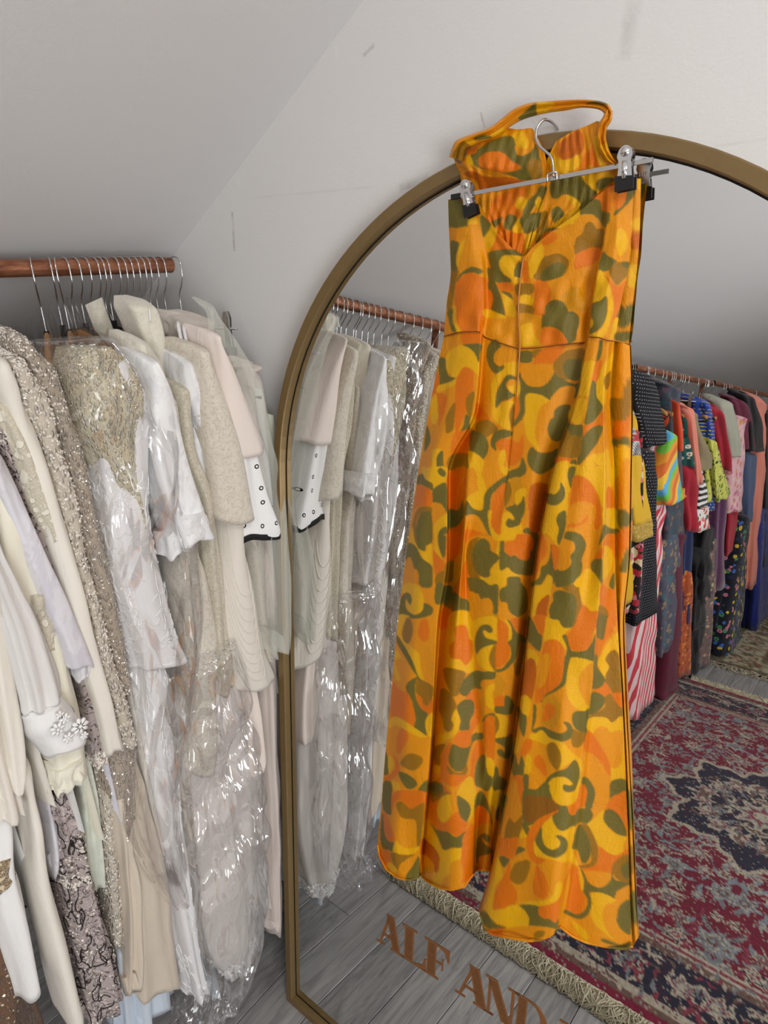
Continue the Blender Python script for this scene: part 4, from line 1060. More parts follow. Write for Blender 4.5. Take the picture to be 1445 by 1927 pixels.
# ------------------------------------------------------------------ cloth materials
def cloth(name, col, kind='plain', col2=None, rough=0.75, scale=1.0, alpha=1.0, cols=None, vec=None, sheen=0.15, axis='z', dot=.19):
    k = NT(name); v = vec or k.coord(); c2 = col2 or tuple(x*0.86 for x in col)
    big = k.noise(v, 9, 4, 0.6, 0.4).outputs[0]; crs = k.noise(k.coord((1, 1, .22)), 26, 4, .6, .7).outputs[0]; weave = k.noise(v, 700, 2).outputs[0]
    base = k.mix(k.math('MULTIPLY', big, 0.35), col, tuple(x*.84 for x in col)); h = k.math('ADD', k.math('ADD', k.math('MULTIPLY', big, 2.2), k.math('MULTIPLY', crs, 3.0)), k.math('MULTIPLY', weave, 0.18)); st = 0.38
    if kind == 'satin':
        p = k.noise(k.coord((1, 1, .6)), 34*scale, 4, 0.6, 1.2).outputs[0]
        f = k.n('ShaderNodeMapRange', {0: p, 1: .48, 2: .56, 3: 0, 4: 1}).outputs[0]
        base = k.mix(k.math('MULTIPLY', f, 0.55), base, c2); rough = k.math('SUBTRACT', 0.5, k.math('MULTIPLY', f, 0.22))
        h = k.math('ADD', h, k.math('MULTIPLY', f, .35))
    elif kind == 'brocade':
        w = k.noise(v, 240*scale, 3, 0.6, 1.0).outputs[0]; p = k.noise(v, 70*scale, 3, 0.6, 2.5).outputs[0]
        f = k.math('MULTIPLY', k.n('ShaderNodeMapRange', {0: w, 1: .46, 2: .56, 3: 0, 4: 1}).outputs[0], k.n('ShaderNodeMapRange', {0: p, 1: .45, 2: .55, 3: 0.15, 4: 1}).outputs[0])
        base = k.mix(k.math('MULTIPLY', f, .8), base, c2); h = k.math('ADD', h, k.math('MULTIPLY', f, .6)); st = .45
    elif kind == 'velvet':
        p = k.noise(v, 120*scale, 4, 0.7).outputs[0]; base = k.mix(k.n('ShaderNodeMapRange', {0: p, 1: .4, 2: .65, 3: 0, 4: .7}).outputs[0], base, c2)
        h = k.math('ADD', h, p); sheen = .5; rough = .65
    elif kind == 'lace':
        w = k.n('ShaderNodeTexVoronoi', {'Vector': v, 'Scale': 230*scale}, feature='DISTANCE_TO_EDGE').outputs[0]
        p = k.n('ShaderNodeTexVoronoi', {'Vector': v, 'Scale': 90*scale}, feature='SMOOTH_F1').outputs[0]
        f = k.math('MAXIMUM', k.n('ShaderNodeMapRange', {0: w, 1: .03, 2: .1, 3: 1, 4: 0}).outputs[0], k.n('ShaderNodeMapRange', {0: p, 1: .3, 2: .36, 3: 1, 4: 0}).outputs[0])
        base = k.mix(f, c2, base); h = k.math('ADD', h, k.math('MULTIPLY', f, 1.5)); st = .6
    elif kind == 'vine':                                   # grey net with dark beaded vines
        q = k.noise(v, 26*scale, 2, .5, 3.0).outputs[0]
        ln = k.math('ABSOLUTE', k.math('SUBTRACT', q, 0.5)); f = k.n('ShaderNodeMapRange', {0: ln, 1: .012, 2: .03, 3: .9, 4: 0}).outputs[0]
        q2 = k.noise(v, 38*scale, 2, .5, 2.0).outputs[0]; f2 = k.n('ShaderNodeMapRange', {0: q2, 1: .56, 2: .62, 3: 0, 4: .8}).outputs[0]
        base = k.mix(f2, base, tuple(min(1, x*1.35) for x in col)); base = k.mix(f, base, c2); h = k.math('ADD', h, k.math('ADD', f2, f)); st = .5
    elif kind == 'beads':
        vo = k.n('ShaderNodeTexVoronoi', {'Vector': k.coord((1, 1, .55)), 'Scale': 210*scale})
        f = k.n('ShaderNodeMapRange', {0: vo.outputs[0], 1: .15, 2: .5, 3: 1, 4: 0}).outputs[0]
        rr = k.n('ShaderNodeSeparateColor', {0: vo.outputs['Color']}).outputs[0]
        base = k.mix(k.math('MULTIPLY', f, rr), c2, tuple(min(1, x*1.18) for x in col))
        rough = k.math('SUBTRACT', 0.62, k.math('MULTIPLY', k.math('MULTIPLY', f, rr), 0.42)); h = k.math('ADD', h, k.math('MULTIPLY', f, 2.2)); st = .8
    elif kind == 'stripe':
        sx = k.n('ShaderNodeSeparateXYZ', {0: v}).outputs[{'x': 0, 'y': 1, 'z': 2}[axis]]
        sx = k.math('ADD', sx, k.math('MULTIPLY', big, .01)) if axis != 'z' else sx
        f = k.math('GREATER_THAN', k.math('SINE', k.math('MULTIPLY', sx, 200*scale)), 0.0); base = k.mix(f, base, c2)
    elif kind == 'dots':
        sp = k.n('ShaderNodeSeparateXYZ', {0: v}); yz = k.n('ShaderNodeCombineXYZ', {0: k.math('ADD', sp.outputs[1], k.math('MULTIPLY', sp.outputs[0], .7)), 1: sp.outputs[2]}).outputs[0]
        vo = k.n('ShaderNodeTexVoronoi', {'Vector': yz, 'Scale': 62*scale, 'Randomness': 0.12}, voronoi_dimensions='2D'); f = k.math('LESS_THAN', vo.outputs[0], dot); base = k.mix(f, base, c2)
    elif kind == 'eyelet':
        sp = k.n('ShaderNodeSeparateXYZ', {0: v}); yz = k.n('ShaderNodeCombineXYZ', {0: sp.outputs[1], 1: sp.outputs[2]}).outputs[0]
        vo = k.n('ShaderNodeTexVoronoi', {'Vector': yz, 'Scale': 27*scale, 'Randomness': 0.5}, voronoi_dimensions='2D'); d = k.math('ABSOLUTE', k.math('SUBTRACT', vo.outputs[0], .085)); f = k.math('LESS_THAN', d, .03); base = k.mix(f, base, c2)
    elif kind == 'check':
        ch = k.n('ShaderNodeTexChecker', {'Vector': k.coord((1, 1, 1), rot=(.6, .5, .7)), 'Scale': 150*scale}); base = k.mix(ch.outputs[1], base, c2)
    elif kind in ('floral', 'patch'):
        n1 = k.noise(v, 30*scale, 3, .6).outputs['Color']
        mv = k.n('ShaderNodeVectorMath', {0: v, 1: k.n('ShaderNodeVectorMath', {0: n1, 1: (.02/scale,)*3}, operation='MULTIPLY').outputs[0]}, operation='ADD').outputs[0]
        vo = k.n('ShaderNodeTexVoronoi', {'Vector': mv, 'Scale': 22*scale})
        rr = k.n('ShaderNodeSeparateColor', {0: vo.outputs['Color']}).outputs[0]
        st_ = [(i/len(cols), c) for i, c in enumerate(cols)]; pc = k.ramp(rr, st_, 'CONSTANT')
        f = k.math('LESS_THAN', vo.outputs[0], .42 if kind == 'floral' else 2.0); base = k.mix(f, base, pc)
        if kind == 'floral':
            base = k.mix(k.math('LESS_THAN', vo.outputs[0], .13), base, cols[-1])
    elif kind == 'bands':
        sz = k.n('ShaderNodeSeparateXYZ', {0: k.coord((1, 1, 1), rot=(.9, 0, 0))}).outputs[2]
        f = k.math('FRACT', k.math('ADD', k.math('MULTIPLY', sz, 6*scale), k.math('MULTIPLY', big, .3))); base = k.ramp(f, [(i/len(cols), c) for i, c in enumerate(cols)], 'CONSTANT')
    k.set(Base_Color=base, Roughness=rough, Normal=k.bump(h, st, 0.003), Sheen_Weight=sheen)
    k.b.inputs['Specular IOR Level'].default_value = 0.3
    if alpha < 1.0:
        tr = k.n('ShaderNodeBsdfTransparent', {0: (1, 1, 1, 1)}); mx = k.n('ShaderNodeMixShader', {0: alpha, 1: tr.outputs[0], 2: k.b.outputs[0]})
        k.t.links.new(mx.outputs[0], k.out.inputs[0])
    return k.m
def film_mat(name, gloss=1.0, haze=.04, sc=1.0):
    k = NT(name); k.t.nodes.remove(k.b); v = k.coord((1, 1, .38))
    a = k.noise(v, 9*sc, 3, .5, 1.2).outputs[0]
    wv = k.n('ShaderNodeVectorMath', {0: v, 1: k.n('ShaderNodeVectorMath', {0: k.noise(v, 14*sc, 2).outputs['Color'], 1: (.05, .05, .05)}, operation='MULTIPLY').outputs[0]}, operation='ADD').outputs[0]
    cr = k.n('ShaderNodeTexVoronoi', {'Vector': wv, 'Scale': 17*sc}, feature='DISTANCE_TO_EDGE').outputs[0]
    rdg = k.n('ShaderNodeMapRange', {0: cr, 1: 0.0, 2: .16, 3: 1.0, 4: 0.0}).outputs[0]
    nm = k.bump(k.math('ADD', a, k.math('MULTIPLY', rdg, .35)), 1.0, 0.012)
    gl = k.n('ShaderNodeBsdfGlossy', {'Color': (1, 1, 1, 1), 'Roughness': .09, 'Normal': nm}); tr = k.n('ShaderNodeBsdfTransparent', {0: (.988, .988, .99, 1)})
    df = k.n('ShaderNodeBsdfTranslucent', {0: (.9, .9, .92, 1), 'Normal': nm}); df2 = k.n('ShaderNodeBsdfDiffuse', {0: (.9, .9, .92, 1), 'Normal': nm})
    dd = k.n('ShaderNodeMixShader', {0: .5, 1: df.outputs[0], 2: df2.outputs[0]})
    fr = k.n('ShaderNodeFresnel', {'IOR': 1.45, 'Normal': nm})
    m1 = k.n('ShaderNodeMixShader', {0: haze, 1: tr.outputs[0], 2: dd.outputs[0]})
    m2 = k.n('ShaderNodeMixShader', {0: k.math('MINIMUM', k.math('MULTIPLY', fr.outputs[0], gloss), .35), 1: m1.outputs[0], 2: gl.outputs[0]})
    k.t.links.new(m2.outputs[0], k.out.inputs[0]); return k.m
M_film = film_mat('clear_plastic_film', 1.1, .035); M_film2 = film_mat('crumpled_plastic_film', 2.2, .06, 1.3)
IV, CR, WH = srgb(236, 228, 208), srgb(240, 235, 222), srgb(236, 234, 232)
MT_ = dict(
 cream=cloth('cream_wool', srgb(232, 226, 214)), ivory=cloth('ivory_crepe', srgb(236, 231, 212)), white=cloth('white_cotton', WH), linen=cloth('pale_linen', srgb(228, 220, 208), 'plain', rough=.85),
 pinkish=cloth('blush_twill', srgb(234, 220, 210)), brocade=cloth('beige_brocade', srgb(224, 215, 200), 'brocade', srgb(204, 192, 172)), goldbro=cloth('gold_scale_brocade', srgb(212, 204, 186), 'brocade', srgb(184, 172, 146), scale=1.3),
 satin=cloth('white_satin_jacquard', srgb(240, 239, 238), 'satin', srgb(214, 212, 214)), lilac=cloth('lilac_satin_jacquard', srgb(222, 219, 224), 'satin', srgb(198, 194, 204)),
 velvet=cloth('ivory_crushed_velvet', srgb(228, 222, 206), 'velvet', srgb(208, 200, 180)), lace=cloth('cream_lace', srgb(230, 223, 206), 'lace', srgb(206, 196, 174)), wlace=cloth('white_lace', srgb(240, 240, 240), 'lace', srgb(206, 206, 208)),
 beads=cloth('champagne_beading', srgb(200, 188, 174), 'beads', srgb(164, 150, 134)), bugle=cloth('ivory_bugle_beads', srgb(222, 214, 202), 'beads', srgb(194, 184, 168), scale=.8), sequin=cloth('ivory_sequins', srgb(224, 216, 196), 'beads', srgb(200, 190, 164)),
 vine=cloth('dusty_vine_net', srgb(176, 162, 158), 'vine', srgb(62, 52, 54)), chiffon=cloth('champagne_chiffon', srgb(214, 200, 182), 'plain', rough=.7, alpha=.96), wchiffon=cloth('white_chiffon', srgb(234, 231, 230), 'plain', rough=.6, alpha=.97),
 sheer=cloth('sheer_white_voile', srgb(236, 232, 228), 'plain', alpha=.84), tulle=cloth('ivory_tulle', srgb(232, 232, 220), 'plain', alpha=.30), eyelet=cloth('white_eyelet_cotton', srgb(240, 238, 236), 'eyelet', srgb(24, 22, 22)),
 taupe=cloth('taupe_cotton', srgb(216, 206, 194)), embro=cloth('beige_ribbed_embroidery', srgb(214, 206, 192), 'brocade', srgb(192, 182, 164), scale=.8), mint=cloth('pale_mint_satin', srgb(220, 224, 210), 'satin', srgb(200, 206, 190)),
 ice=cloth('ice_blue_tulle', srgb(214, 224, 236), 'plain', alpha=.8), brown=cloth('brown_sequin_mesh', srgb(150, 116, 88), 'beads', srgb(104, 76, 56)), crochet=cloth('ecru_crochet', srgb(216, 196, 164), 'lace', srgb(120, 100, 76), scale=1.3))
M_black = plain('black_flock', srgb(20, 20, 21), 0.9); M_btrim = plain('black_trim', srgb(18, 17, 18), 0.7)
M_pearl = plain('pearl_bead', srgb(226, 218, 206), 0.22); M_glit = plain('silver_bead', srgb(214, 204, 190), 0.12, 0.6); M_gbead = plain('gold_bead', srgb(222, 208, 172), 0.14, 0.5); M_dbead = plain('jet_bead', srgb(46, 38, 40), 0.2)
def hwood(n, c):
    k = NT(n); a = k.noise(k.coord((4, 30, 30)), 8, 4).outputs[0]; k.set(Base_Color=k.mix(a, c, tuple(x*.62 for x in c)), Roughness=.38); return k.m
M_hw = hwood('varnished_beech', srgb(206, 148, 84)); M_hw2 = hwood('varnished_walnut', srgb(150, 88, 52))

# ------------------------------------------------------------------ cloth shapes
def rings_from(st, X, rx, back=None):
    out = []
    for q in st:
        xx, rr = X, rx
        if isinstance(q, dict): xx = q.get('X', X); rr = q.get('rx', rx); q = q['p']
        if len(q) == 3: a, b = (q[0], q[2]), (q[1], q[2])
        else: a, b = (q[0], q[1]), (q[2], q[3])
        if back is None: A, B = on_x(*a, xx), on_x(*b, xx)
        else:
            A, B = back_xy(*a, *back), back_xy(*b, *back)
            if A[1] > B[1]: A, B = B, A
        c = (A+B)/2; out.append([c[0]-rr, c[1], c[2], rr, max(abs(B[1]-A[1])/2, .004), (B[2]-A[2])/2 if len(q) == 4 else 0.0])
    return np.array(out)
def loft(name, R_, mat, parent, seg=40, sub=8, amp=.10, k=4, seed=0, hem=True, grow=.5, wr=1.0, flat=.72):
    rg = np.random.RandomState(seed + 17); R_ = np.asarray(R_, float); n = (len(R_)-1)*sub + 1
    A = pchip(np.arange(len(R_)), R_, np.linspace(0, len(R_)-1, n)); T = np.linspace(0, 1, n); th = np.linspace(0, 2*math.pi, seg, False)
    cs_ = np.sign(np.cos(th))*np.abs(np.cos(th))**flat; sn_ = np.sign(np.sin(th))*np.abs(np.sin(th))**flat
    ph = rg.uniform(0, 6.3, 6); V = np.zeros((n, seg, 3)); L_ = np.linalg.norm(R_[-1, :3] - R_[0, :3])
    wv = [(rg.randint(1, 4), rg.uniform(20, 55)*L_, rg.uniform(0, 6.3), rg.uniform(.4, 1)) for _ in range(6)]
    for i in range(n):
        cx, cy, cz, rx, ry, dz = A[i]; t = T[i]
        fo = .5*np.sin(k*th + ph[0] + 1.6*t) + .32*np.sin((k+3)*th + ph[1] - 2*t) + .34*(1 - 2*np.abs(np.sin((k+1)*th/2 + ph[3] + t)))
        f = 1 + (amp*1.9)*(t**grow)*fo + .03*np.sin(2*th + 9*t + ph[2])
        w = sum(a*np.sin(m*th + q*t + p) for m, q, p, a in wv)*.0019*wr*(.35 + .65*math.sin(min(1, t*1.6)*math.pi)**2)
        V[i, :, 0] = cx + (rx*f + w)*cs_; V[i, :, 1] = cy + (ry*f + w)*sn_; V[i, :, 2] = cz + dz*np.sin(th)
        if t > .9: V[i, :, 2] -= .004*np.sin(k*th + ph[4])*(t-.9)*10
    L = [V]
    if hem:
        cen = V[-1].mean(0); inn = V[-1] + (cen - V[-1])*.10; inn[:, 2] += .001; up = V[-1] + (cen - V[-1])*.16; up[:, 2] += .04
        L += [inn[None], up[None]]
    W = np.concatenate(L, 0); nn = W.shape[0]
    F = grid_faces(nn, seg, True) + [tuple(range(seg))[::-1]]
    F += [tuple(range((nn-1)*seg, nn*seg))]
    o = mk(name, W.reshape(-1, 3), F, mat, parent); return o, V
def body(name, parent, mat, y0, hw, ztop, zhem, th=.010, slope=.085, dip=.05, flare=1.0, fold=.004, xc=RX, seed=0, nc=30, nr=26, neck=.34, shear=0.0):
    rg = np.random.RandomState(seed + 5); s = np.concatenate([np.linspace(-1, 1, nc), np.linspace(1, -1, nc)[1:-1]]); sg = np.concatenate([np.ones(nc), -np.ones(nc-2)])
    t = np.linspace(0, 1, nr); V = np.zeros((nr, len(s), 3)); ph = rg.uniform(0, 6.3, 3)
    top = ztop - slope*np.abs(s)**1.25 - np.where(np.abs(s) < neck, dip*np.cos(s/neck*math.pi/2)**.7*np.where(sg > 0, .5, 1.0), 0)
    for i in range(nr):
        V[i, :, 0] = xc + s*hw*(1 + (flare-1)*t[i]); z = top + (zhem - top)*t[i]; V[i, :, 2] = z
        V[i, :, 1] = y0 + sg*th*np.sqrt(np.clip(1 - s**4, 0, 1))*(.45 + .55*min(1, t[i]*4)) + fold*t[i]*(np.sin(7*s + ph[0] + 2*t[i]) + .6*np.sin(13*s + ph[1])) + shear*s
    o = mk(name, V.reshape(-1, 3), grid_faces(nr, len(s), True), mat, parent)
    return o, V
def scatter(name, V, n, size, mat, parent, t0=0.0, t1=1.0, seed=0, th=None, squash=.6):
    rg = np.random.RandomState(seed + 3); nr, ns = V.shape[:2]; VV, FF = [], []
    for q in range(n):
        i = rg.uniform(t0, t1)*(nr-1.001); j = rg.uniform(*(th or (0, 1)))*ns; a, b = int(i), int(j) % ns; u, w = i-a, j-int(j); b2 = (b+1) % ns
        p = (V[a, b]*(1-w) + V[a, b2]*w)*(1-u) + (V[a+1, b]*(1-w) + V[a+1, b2]*w)*u
        nn = np.cross(V[a, b2] - V[a, b], V[a+1, b] - V[a, b]); nn = nn/(np.linalg.norm(nn)+1e-9); e = p - V[a].mean(0)
        if nn @ e < 0: nn = -nn
        s_ = size*rg.uniform(.6, 1.3); r1 = rg.normal(size=3); r1 -= nn*(r1 @ nn); r1 /= np.linalg.norm(r1)+1e-9; r2 = np.cross(nn, r1)
        tilt = nn + .35*rg.normal(size=3); tilt /= np.linalg.norm(tilt); o = len(VV)
        VV += [p + nn*s_*.2 + r1*s_, p + nn*s_*.2 + r2*s_, p + nn*s_*.2 - r1*s_, p + nn*s_*.2 - r2*s_, p + nn*s_*.2 + tilt*s_*squash, p]
        FF += [(o, o+1, o+4), (o+1, o+2, o+4), (o+2, o+3, o+4), (o+3, o, o+4)]
    o = mk(name, VV, FF, mat, parent, smooth=False); return tag(o, kind='stuff')
def squiggles(name, V, n, r, mat, parent, t0=0.0, t1=1.0, seed=0, ln=26, th=None):
    rg = np.random.RandomState(seed + 9); nr, ns = V.shape[:2]; parts = []
    for q in range(n):
        i, j = rg.uniform(t0, t1)*(nr-1.01), rg.uniform(*(th or (0, 1)))*ns; a = rg.uniform(0, 6.3); P = []; tw = rg.choice((-1, 1))
        for s_ in range(ln):
            a += tw*.36 + rg.normal()*.18
            if rg.rand() < .16: tw = -tw
            i += math.sin(a)*.34; j += math.cos(a)*.40
            if not (t0*(nr-1) < i < min(t1*(nr-1), nr-1.05)): break
            ii, jj = int(i), int(math.floor(j)) % ns; u, w = i-ii, j-math.floor(j); b2 = (jj+1) % ns
            p = (V[ii, jj]*(1-w) + V[ii, b2]*w)*(1-u) + (V[ii+1, jj]*(1-w) + V[ii+1, b2]*w)*u
            e = p - V[ii].mean(0); e[2] = 0; P.append(p + e/(np.linalg.norm(e)+1e-9)*r*.7)
        if len(P) > 5: parts.append(tube(P, r, 4))
    return tag(mk(name, *join(*parts), mat, parent), kind='stuff') if parts else None

# ------------------------------------------------------------------ hangers
def hook_mesh(zn):
    P = [(0, 0, zn), (0, 0, -.062), (.003, 0, -.048), (.013, 0, -.033), (.0198, 0, -.014), (.0190, 0, .006), (.0105, 0, .0175), (-.003, 0, .0198), (-.0150, 0, .0130), (-.0196, 0, .001), (-.0175, 0, -.010)]
    return tube(spline(P, 40), .0014, 8)
def board(L, drop, h0, h1, y):
    V = []; n = 22
    for s in np.linspace(-1, 1, n):
        z = -.098 - drop*abs(s)**1.5; h = h0 + (h1-h0)*abs(s); x = L*s; yy = y*(1 - .15*abs(s))
        for a in np.linspace(0, 2*math.pi, 10, False): V.append((x, yy*math.cos(a), z - h/2 + h/2*math.sin(a)))
    return V, grid_faces(n, 10, True) + [tuple(range(10))[::-1], tuple(range((n-1)*10, n*10))]
def make_hanger(kind, label):
    r = root({'wood': 'wooden_hanger', 'walnut': 'wooden_hanger', 'black': 'velvet_hanger', 'clip': 'clip_hanger'}[kind], (0, 0, 0), label, 'hanger')
    mk('hook', *hook_mesh(-.112), M_chrome, r)
    if kind in ('wood', 'walnut'):
        m = M_hw if kind == 'wood' else M_hw2
        mk('shoulder_board', *board(.205, .075, .038, .018, .0065), m, r)
        mk('ferrule', *tube([(0, 0, -.113), (0, 0, -.098)], .0045, 10), M_black, r)
    elif kind == 'black':
        mk('shoulder_board', *board(.205, .085, .018, .014, .004), M_black, r)
        mk('lower_bar', *tube([(-.2, 0, -.20), (-.1, 0, -.205), (.1, 0, -.205), (.2, 0, -.20)], .004, 8), M_black, r)
        mk('ferrule', *tube([(0, 0, -.115), (0, 0, -.09)], .005, 10), M_black, r)
    else:
        mk('bar', *tube([(-.17, 0, -.115), (.17, 0, -.115)], .0022, 8), M_steel, r)
        for s in (-1, 1):
            for q in (-1, 1):
                P = [(s*.145 + a*.010, q*.004, -.118 + b) for a, b in ((-1, -.04), (1, -.04), (.7, 0), (1, .022), (.5, .034), (-.5, .034), (-1, .022), (-.7, 0))]
                mk('clip', *prism([np.array(p) for p in P], (0, q, 0), .0016), M_chrome, r, smooth=False)
            mk('clip_pad', *box(s*.145-.011, s*.145+.011, -.006, .006, -.166, -.150), M_black, r, smooth=False)
    return r
HPROTO = {}; HCOUNT = {}
def copy_tree(o, parent=None):
    c = o.copy(); COL.objects.link(c); c.parent = parent
    for ch in list(o.children): copy_tree(ch, c)
    return c
def hanger(kind, y, label, group, x=RX, z=RZ, rz=0.0):
    if kind not in HPROTO: HPROTO[kind] = o = make_hanger(kind, label)
    else: o = copy_tree(HPROTO[kind])
    o.location = (x, y, z - .0042); o.rotation_euler = (0, 0, rz + random.uniform(-.05, .05)); o['label'] = label; o['group'] = group
    return o

# ------------------------------------------------------------------ the white and ivory clothes
GRP = 'white and ivory clothes on the near rail'; HG = 'hangers on the near rail'
seed_ = [0]; WY = []
def garment(name, label, cat, mat, st, X=-.90, rx=.045, hem=.7, hng='wood', bmat=None, th=.008, sleeve='sleeve', y0=None, hw=None, slope=.085, dip=.05, amp=.10, k=4, ztop=None, far=True, has_body=True, group=GRP, hlabel=None, fold=.004, flare=1.0, yh=None):
    seed_[0] += 1; sd = seed_[0]
    R_ = rings_from(st, X, rx); y = R_[0, 1] if y0 is None else y0; WY.append(y)
    zt = RZ - .138 if ztop is None else ztop
    yh = y if yh is None else yh
    g = root(name, (RX, yh, hem), label, cat, group)
    out = dict(root=g, y=y)
    if has_body:
        out['body'], out['bodyV'] = body('body', g, bmat or mat, yh, hw or (X - .045 - RX), zt, hem, shear=(y - yh), th=th, slope=slope, dip=dip, seed=sd, fold=fold, flare=flare)
    top = R_[0].copy(); top[0] -= .045; top[2] += .026; top[3] *= .3; top[4] *= .35
    mid_ = R_[0]*.55 + top*.45; mid_[3:5] = R_[0, 3:5]*.8; mid_[2] += .004
    out['sleeve'], out['sleeveV'] = loft(sleeve, np.concatenate([top[None], mid_[None], R_]), mat, g, amp=amp, k=k, seed=sd)
    if far and sleeve == 'sleeve':
        F_ = R_.copy(); F_[:, 0] = 2*RX - F_[:, 0]; F_[:, 1] = 2*yh - y + (F_[:, 1] - y)*.3; F_[:, 4] = np.minimum(F_[:, 4], .018)
        F_[:, 2] = np.minimum(F_[:, 2], slope_z(F_[:, 0] - F_[:, 3]) - .03); loft('sleeve', F_, mat, g, amp=.06, seed=sd+50, sub=3, seg=16)
    if hng: hanger(hng, yh, hlabel or ('%s hanger carrying the %s' % ({'wood': 'beech', 'walnut': 'walnut', 'black': 'black velvet', 'clip': 'steel clip'}[hng], name.replace('_', ' '))), HG, rz=math.atan((y - yh)/.22))
    return out
def extra(g, name, mat, st, X=-.9, rx=.045, amp=.1, k=4, seed=0, **kw):
    return loft(name, rings_from(st, X, rx), mat, g['root'], amp=amp, k=k, seed=seed, **kw)
def ztrim(g, name, V, i, mat, h=.012, grow=.0012):         # band around a sleeve end
    a = V[i]; c = a.mean(0); up = a.copy(); up[:, 2] += h
    e = lambda q: q + (q - q.mean(0))/(np.linalg.norm(q - q.mean(0), axis=1)[:, None]+1e-9)*grow
    low = e(a); low[:, 2] -= .001; upp = e(up); n = len(a)
    return mk(name, np.concatenate([upp, low, a*.0 + c + (a-c)*.9]), grid_faces(3, n, True), mat, g['sleeve'])

# from the wall outwards
g = garment('tulle_gown', 'ivory tulle gown on clips nearest the mirror wall', 'gown', MT_['tulle'], [{'p': (396, 414, 590), 'rx': .008}, {'p': (420, 452, 650), 'rx': .02}, (450, 495, 730), (478, 520, 830), (498, 538, 920), {'p': (508, 546, 1020), 'X': -.87}, {'p': (510, 556, 1120), 'X': -.86}, {'p': (514, 556, 1195), 'X': -.86}, {'p': (520, 544, 1232), 'X': -.86}],
            X=-.885, rx=.05, hem=.86, hng='clip', sleeve='skirt_fold', bmat=cloth('pale_green_satin_lining', srgb(228, 230, 212), 'plain', rough=.5), y0=-.045, th=.006, dip=0, slope=.03, ztop=1.42, amp=.16, k=5, fold=.002)
g = garment('blush_skirt', 'long pale blush skirt hanging against the wall beside the mirror', 'skirt', MT_['pinkish'], [(470, 500, 700), (490, 515, 900), (500, 522, 1200), (512, 530, 1450), (519, 536, 1600), (521, 536, 1760)], X=-.93, rx=.03, hem=.2, hng=None, sleeve='side_fold', y0=-.062, th=.004, dip=0, slope=.02, ztop=1.5, fold=.001)
g = garment('eyelet_blouse', 'white eyelet blouse with black bound cuff beside the mirror', 'blouse', MT_['eyelet'], [(420, 440, 690), (440, 475, 800), (455, 500, 880), (458, 520, 955), (462, 1000, 536, 995), (464, 1021, 541, 1010)], X=-.872, rx=.045, hem=.98, hng='black', y0=-.080, th=.005, fold=.0015)
ztrim(g, 'black_cuff_binding', g['sleeveV'], -1, M_btrim, .011)
g = garment('blush_jacket', 'pale blush jacket with wide elbow sleeve', 'jacket', MT_['pinkish'], [(404, 420, 640), (412, 455, 700), (424, 488, 780), (436, 868, 515, 846)], X=-.868, rx=.05, hem=.96, hng='wood', y0=-.098, th=.006, fold=.0015, amp=.06, k=3)
extra(g, 'inner_cuff', MT_['pinkish'], [(440, 480, 840), (455, 480, 870), (463, 478, 893)], X=-.878, rx=.03)
g = garment('linen_coat', 'pale linen coat with swirling stitched panels and deep hem', 'coat', MT_['linen'], [(400, 430, 700), (415, 455, 850), (430, 470, 1000), (424, 490, 1100), (430, 505, 1180), (440, 516, 1245), (448, 1308, 535, 1284)], X=-.885, rx=.05, hem=.80, hng='wood', sleeve='coat_front', y0=-.112, th=.006, fold=.0015, amp=.05, k=3)
V = g['sleeveV']; sq = []
for q in range(9):
    i0 = 34 + q*1.9; P = []
    for a in np.linspace(-.2, 1.25, 26):
        i = np.clip(i0 + 8*math.sin(a*2.2) + q*.5, 0, V.shape[0]-2); j = (a*.9 - .6)/6.283*V.shape[1]; ii, jj = int(i), int(math.floor(j)) % V.shape[1]; u, w = i-ii, j-math.floor(j); b2 = (jj+1) % V.shape[1]
        p = (V[ii, jj]*(1-w) + V[ii, b2]*w)*(1-u) + (V[ii+1, jj]*(1-w) + V[ii+1, b2]*w)*u; e = p - V[ii].mean(0); e[2] = 0; P.append(p + e/np.linalg.norm(e)*.0006)
    sq.append(tube(P, .0009, 5))
mk('topstitch', *join(*sq), MT_['linen'], g['root'])
g = garment('blush_trousers', 'pale blush trousers below the linen coat', 'trousers', MT_['pinkish'], [(445, 478, 1180), (455, 485, 1270), (465, 500, 1350), (469, 508, 1440), (472, 506, 1460)], X=-.90, rx=.04, hem=.66, hng='clip', sleeve='leg', y0=-.124, th=.005, dip=0, slope=.02, ztop=1.49, fold=.001)
g = garment('taupe_trousers', 'taupe trousers with waistband clipped to a steel hanger', 'trousers', MT_['taupe'], [(352, 412, 612), (352, 412, 660), (362, 412, 720), (370, 410, 800), (375, 410, 950)], X=-.96, rx=.04, hem=.80, hng='clip', sleeve='leg', y0=-.150, th=.006, dip=0, slope=.015, ztop=1.515, fold=.001)
extra(g, 'waistband', MT_['taupe'], [(318, 578, 414, 610), (322, 625, 416, 650)], X=-1.0, rx=.10, hem=False)
g = garment('brocade_jacket', 'beige brocade jacket with long straight sleeve', 'jacket', MT_['brocade'], [(376, 402, 668), (392, 428, 740), (404, 455, 820), (415, 478, 900), (428, 986, 496, 982)], X=-.862, rx=.05, hem=.90, hng='black', y0=-.136, th=.006, fold=.0015, amp=.05, k=3)
g = garment('lace_camisole', 'white camisole with lace edge and thin satin straps', 'camisole', MT_['satin'], [(352, 372, 690), (362, 400, 740), (378, 425, 790), (396, 430, 828), (400, 418, 860)], X=-.885, rx=.04, hem=1.0, hng='black', sleeve='front_fold', y0=-.163, th=.006, slope=.10, dip=.08, fold=.0015)
scatter('lace_edging', g['sleeveV'], 500, .0022, MT_['wlace'], g['sleeve'], .62, 1.0, 4)
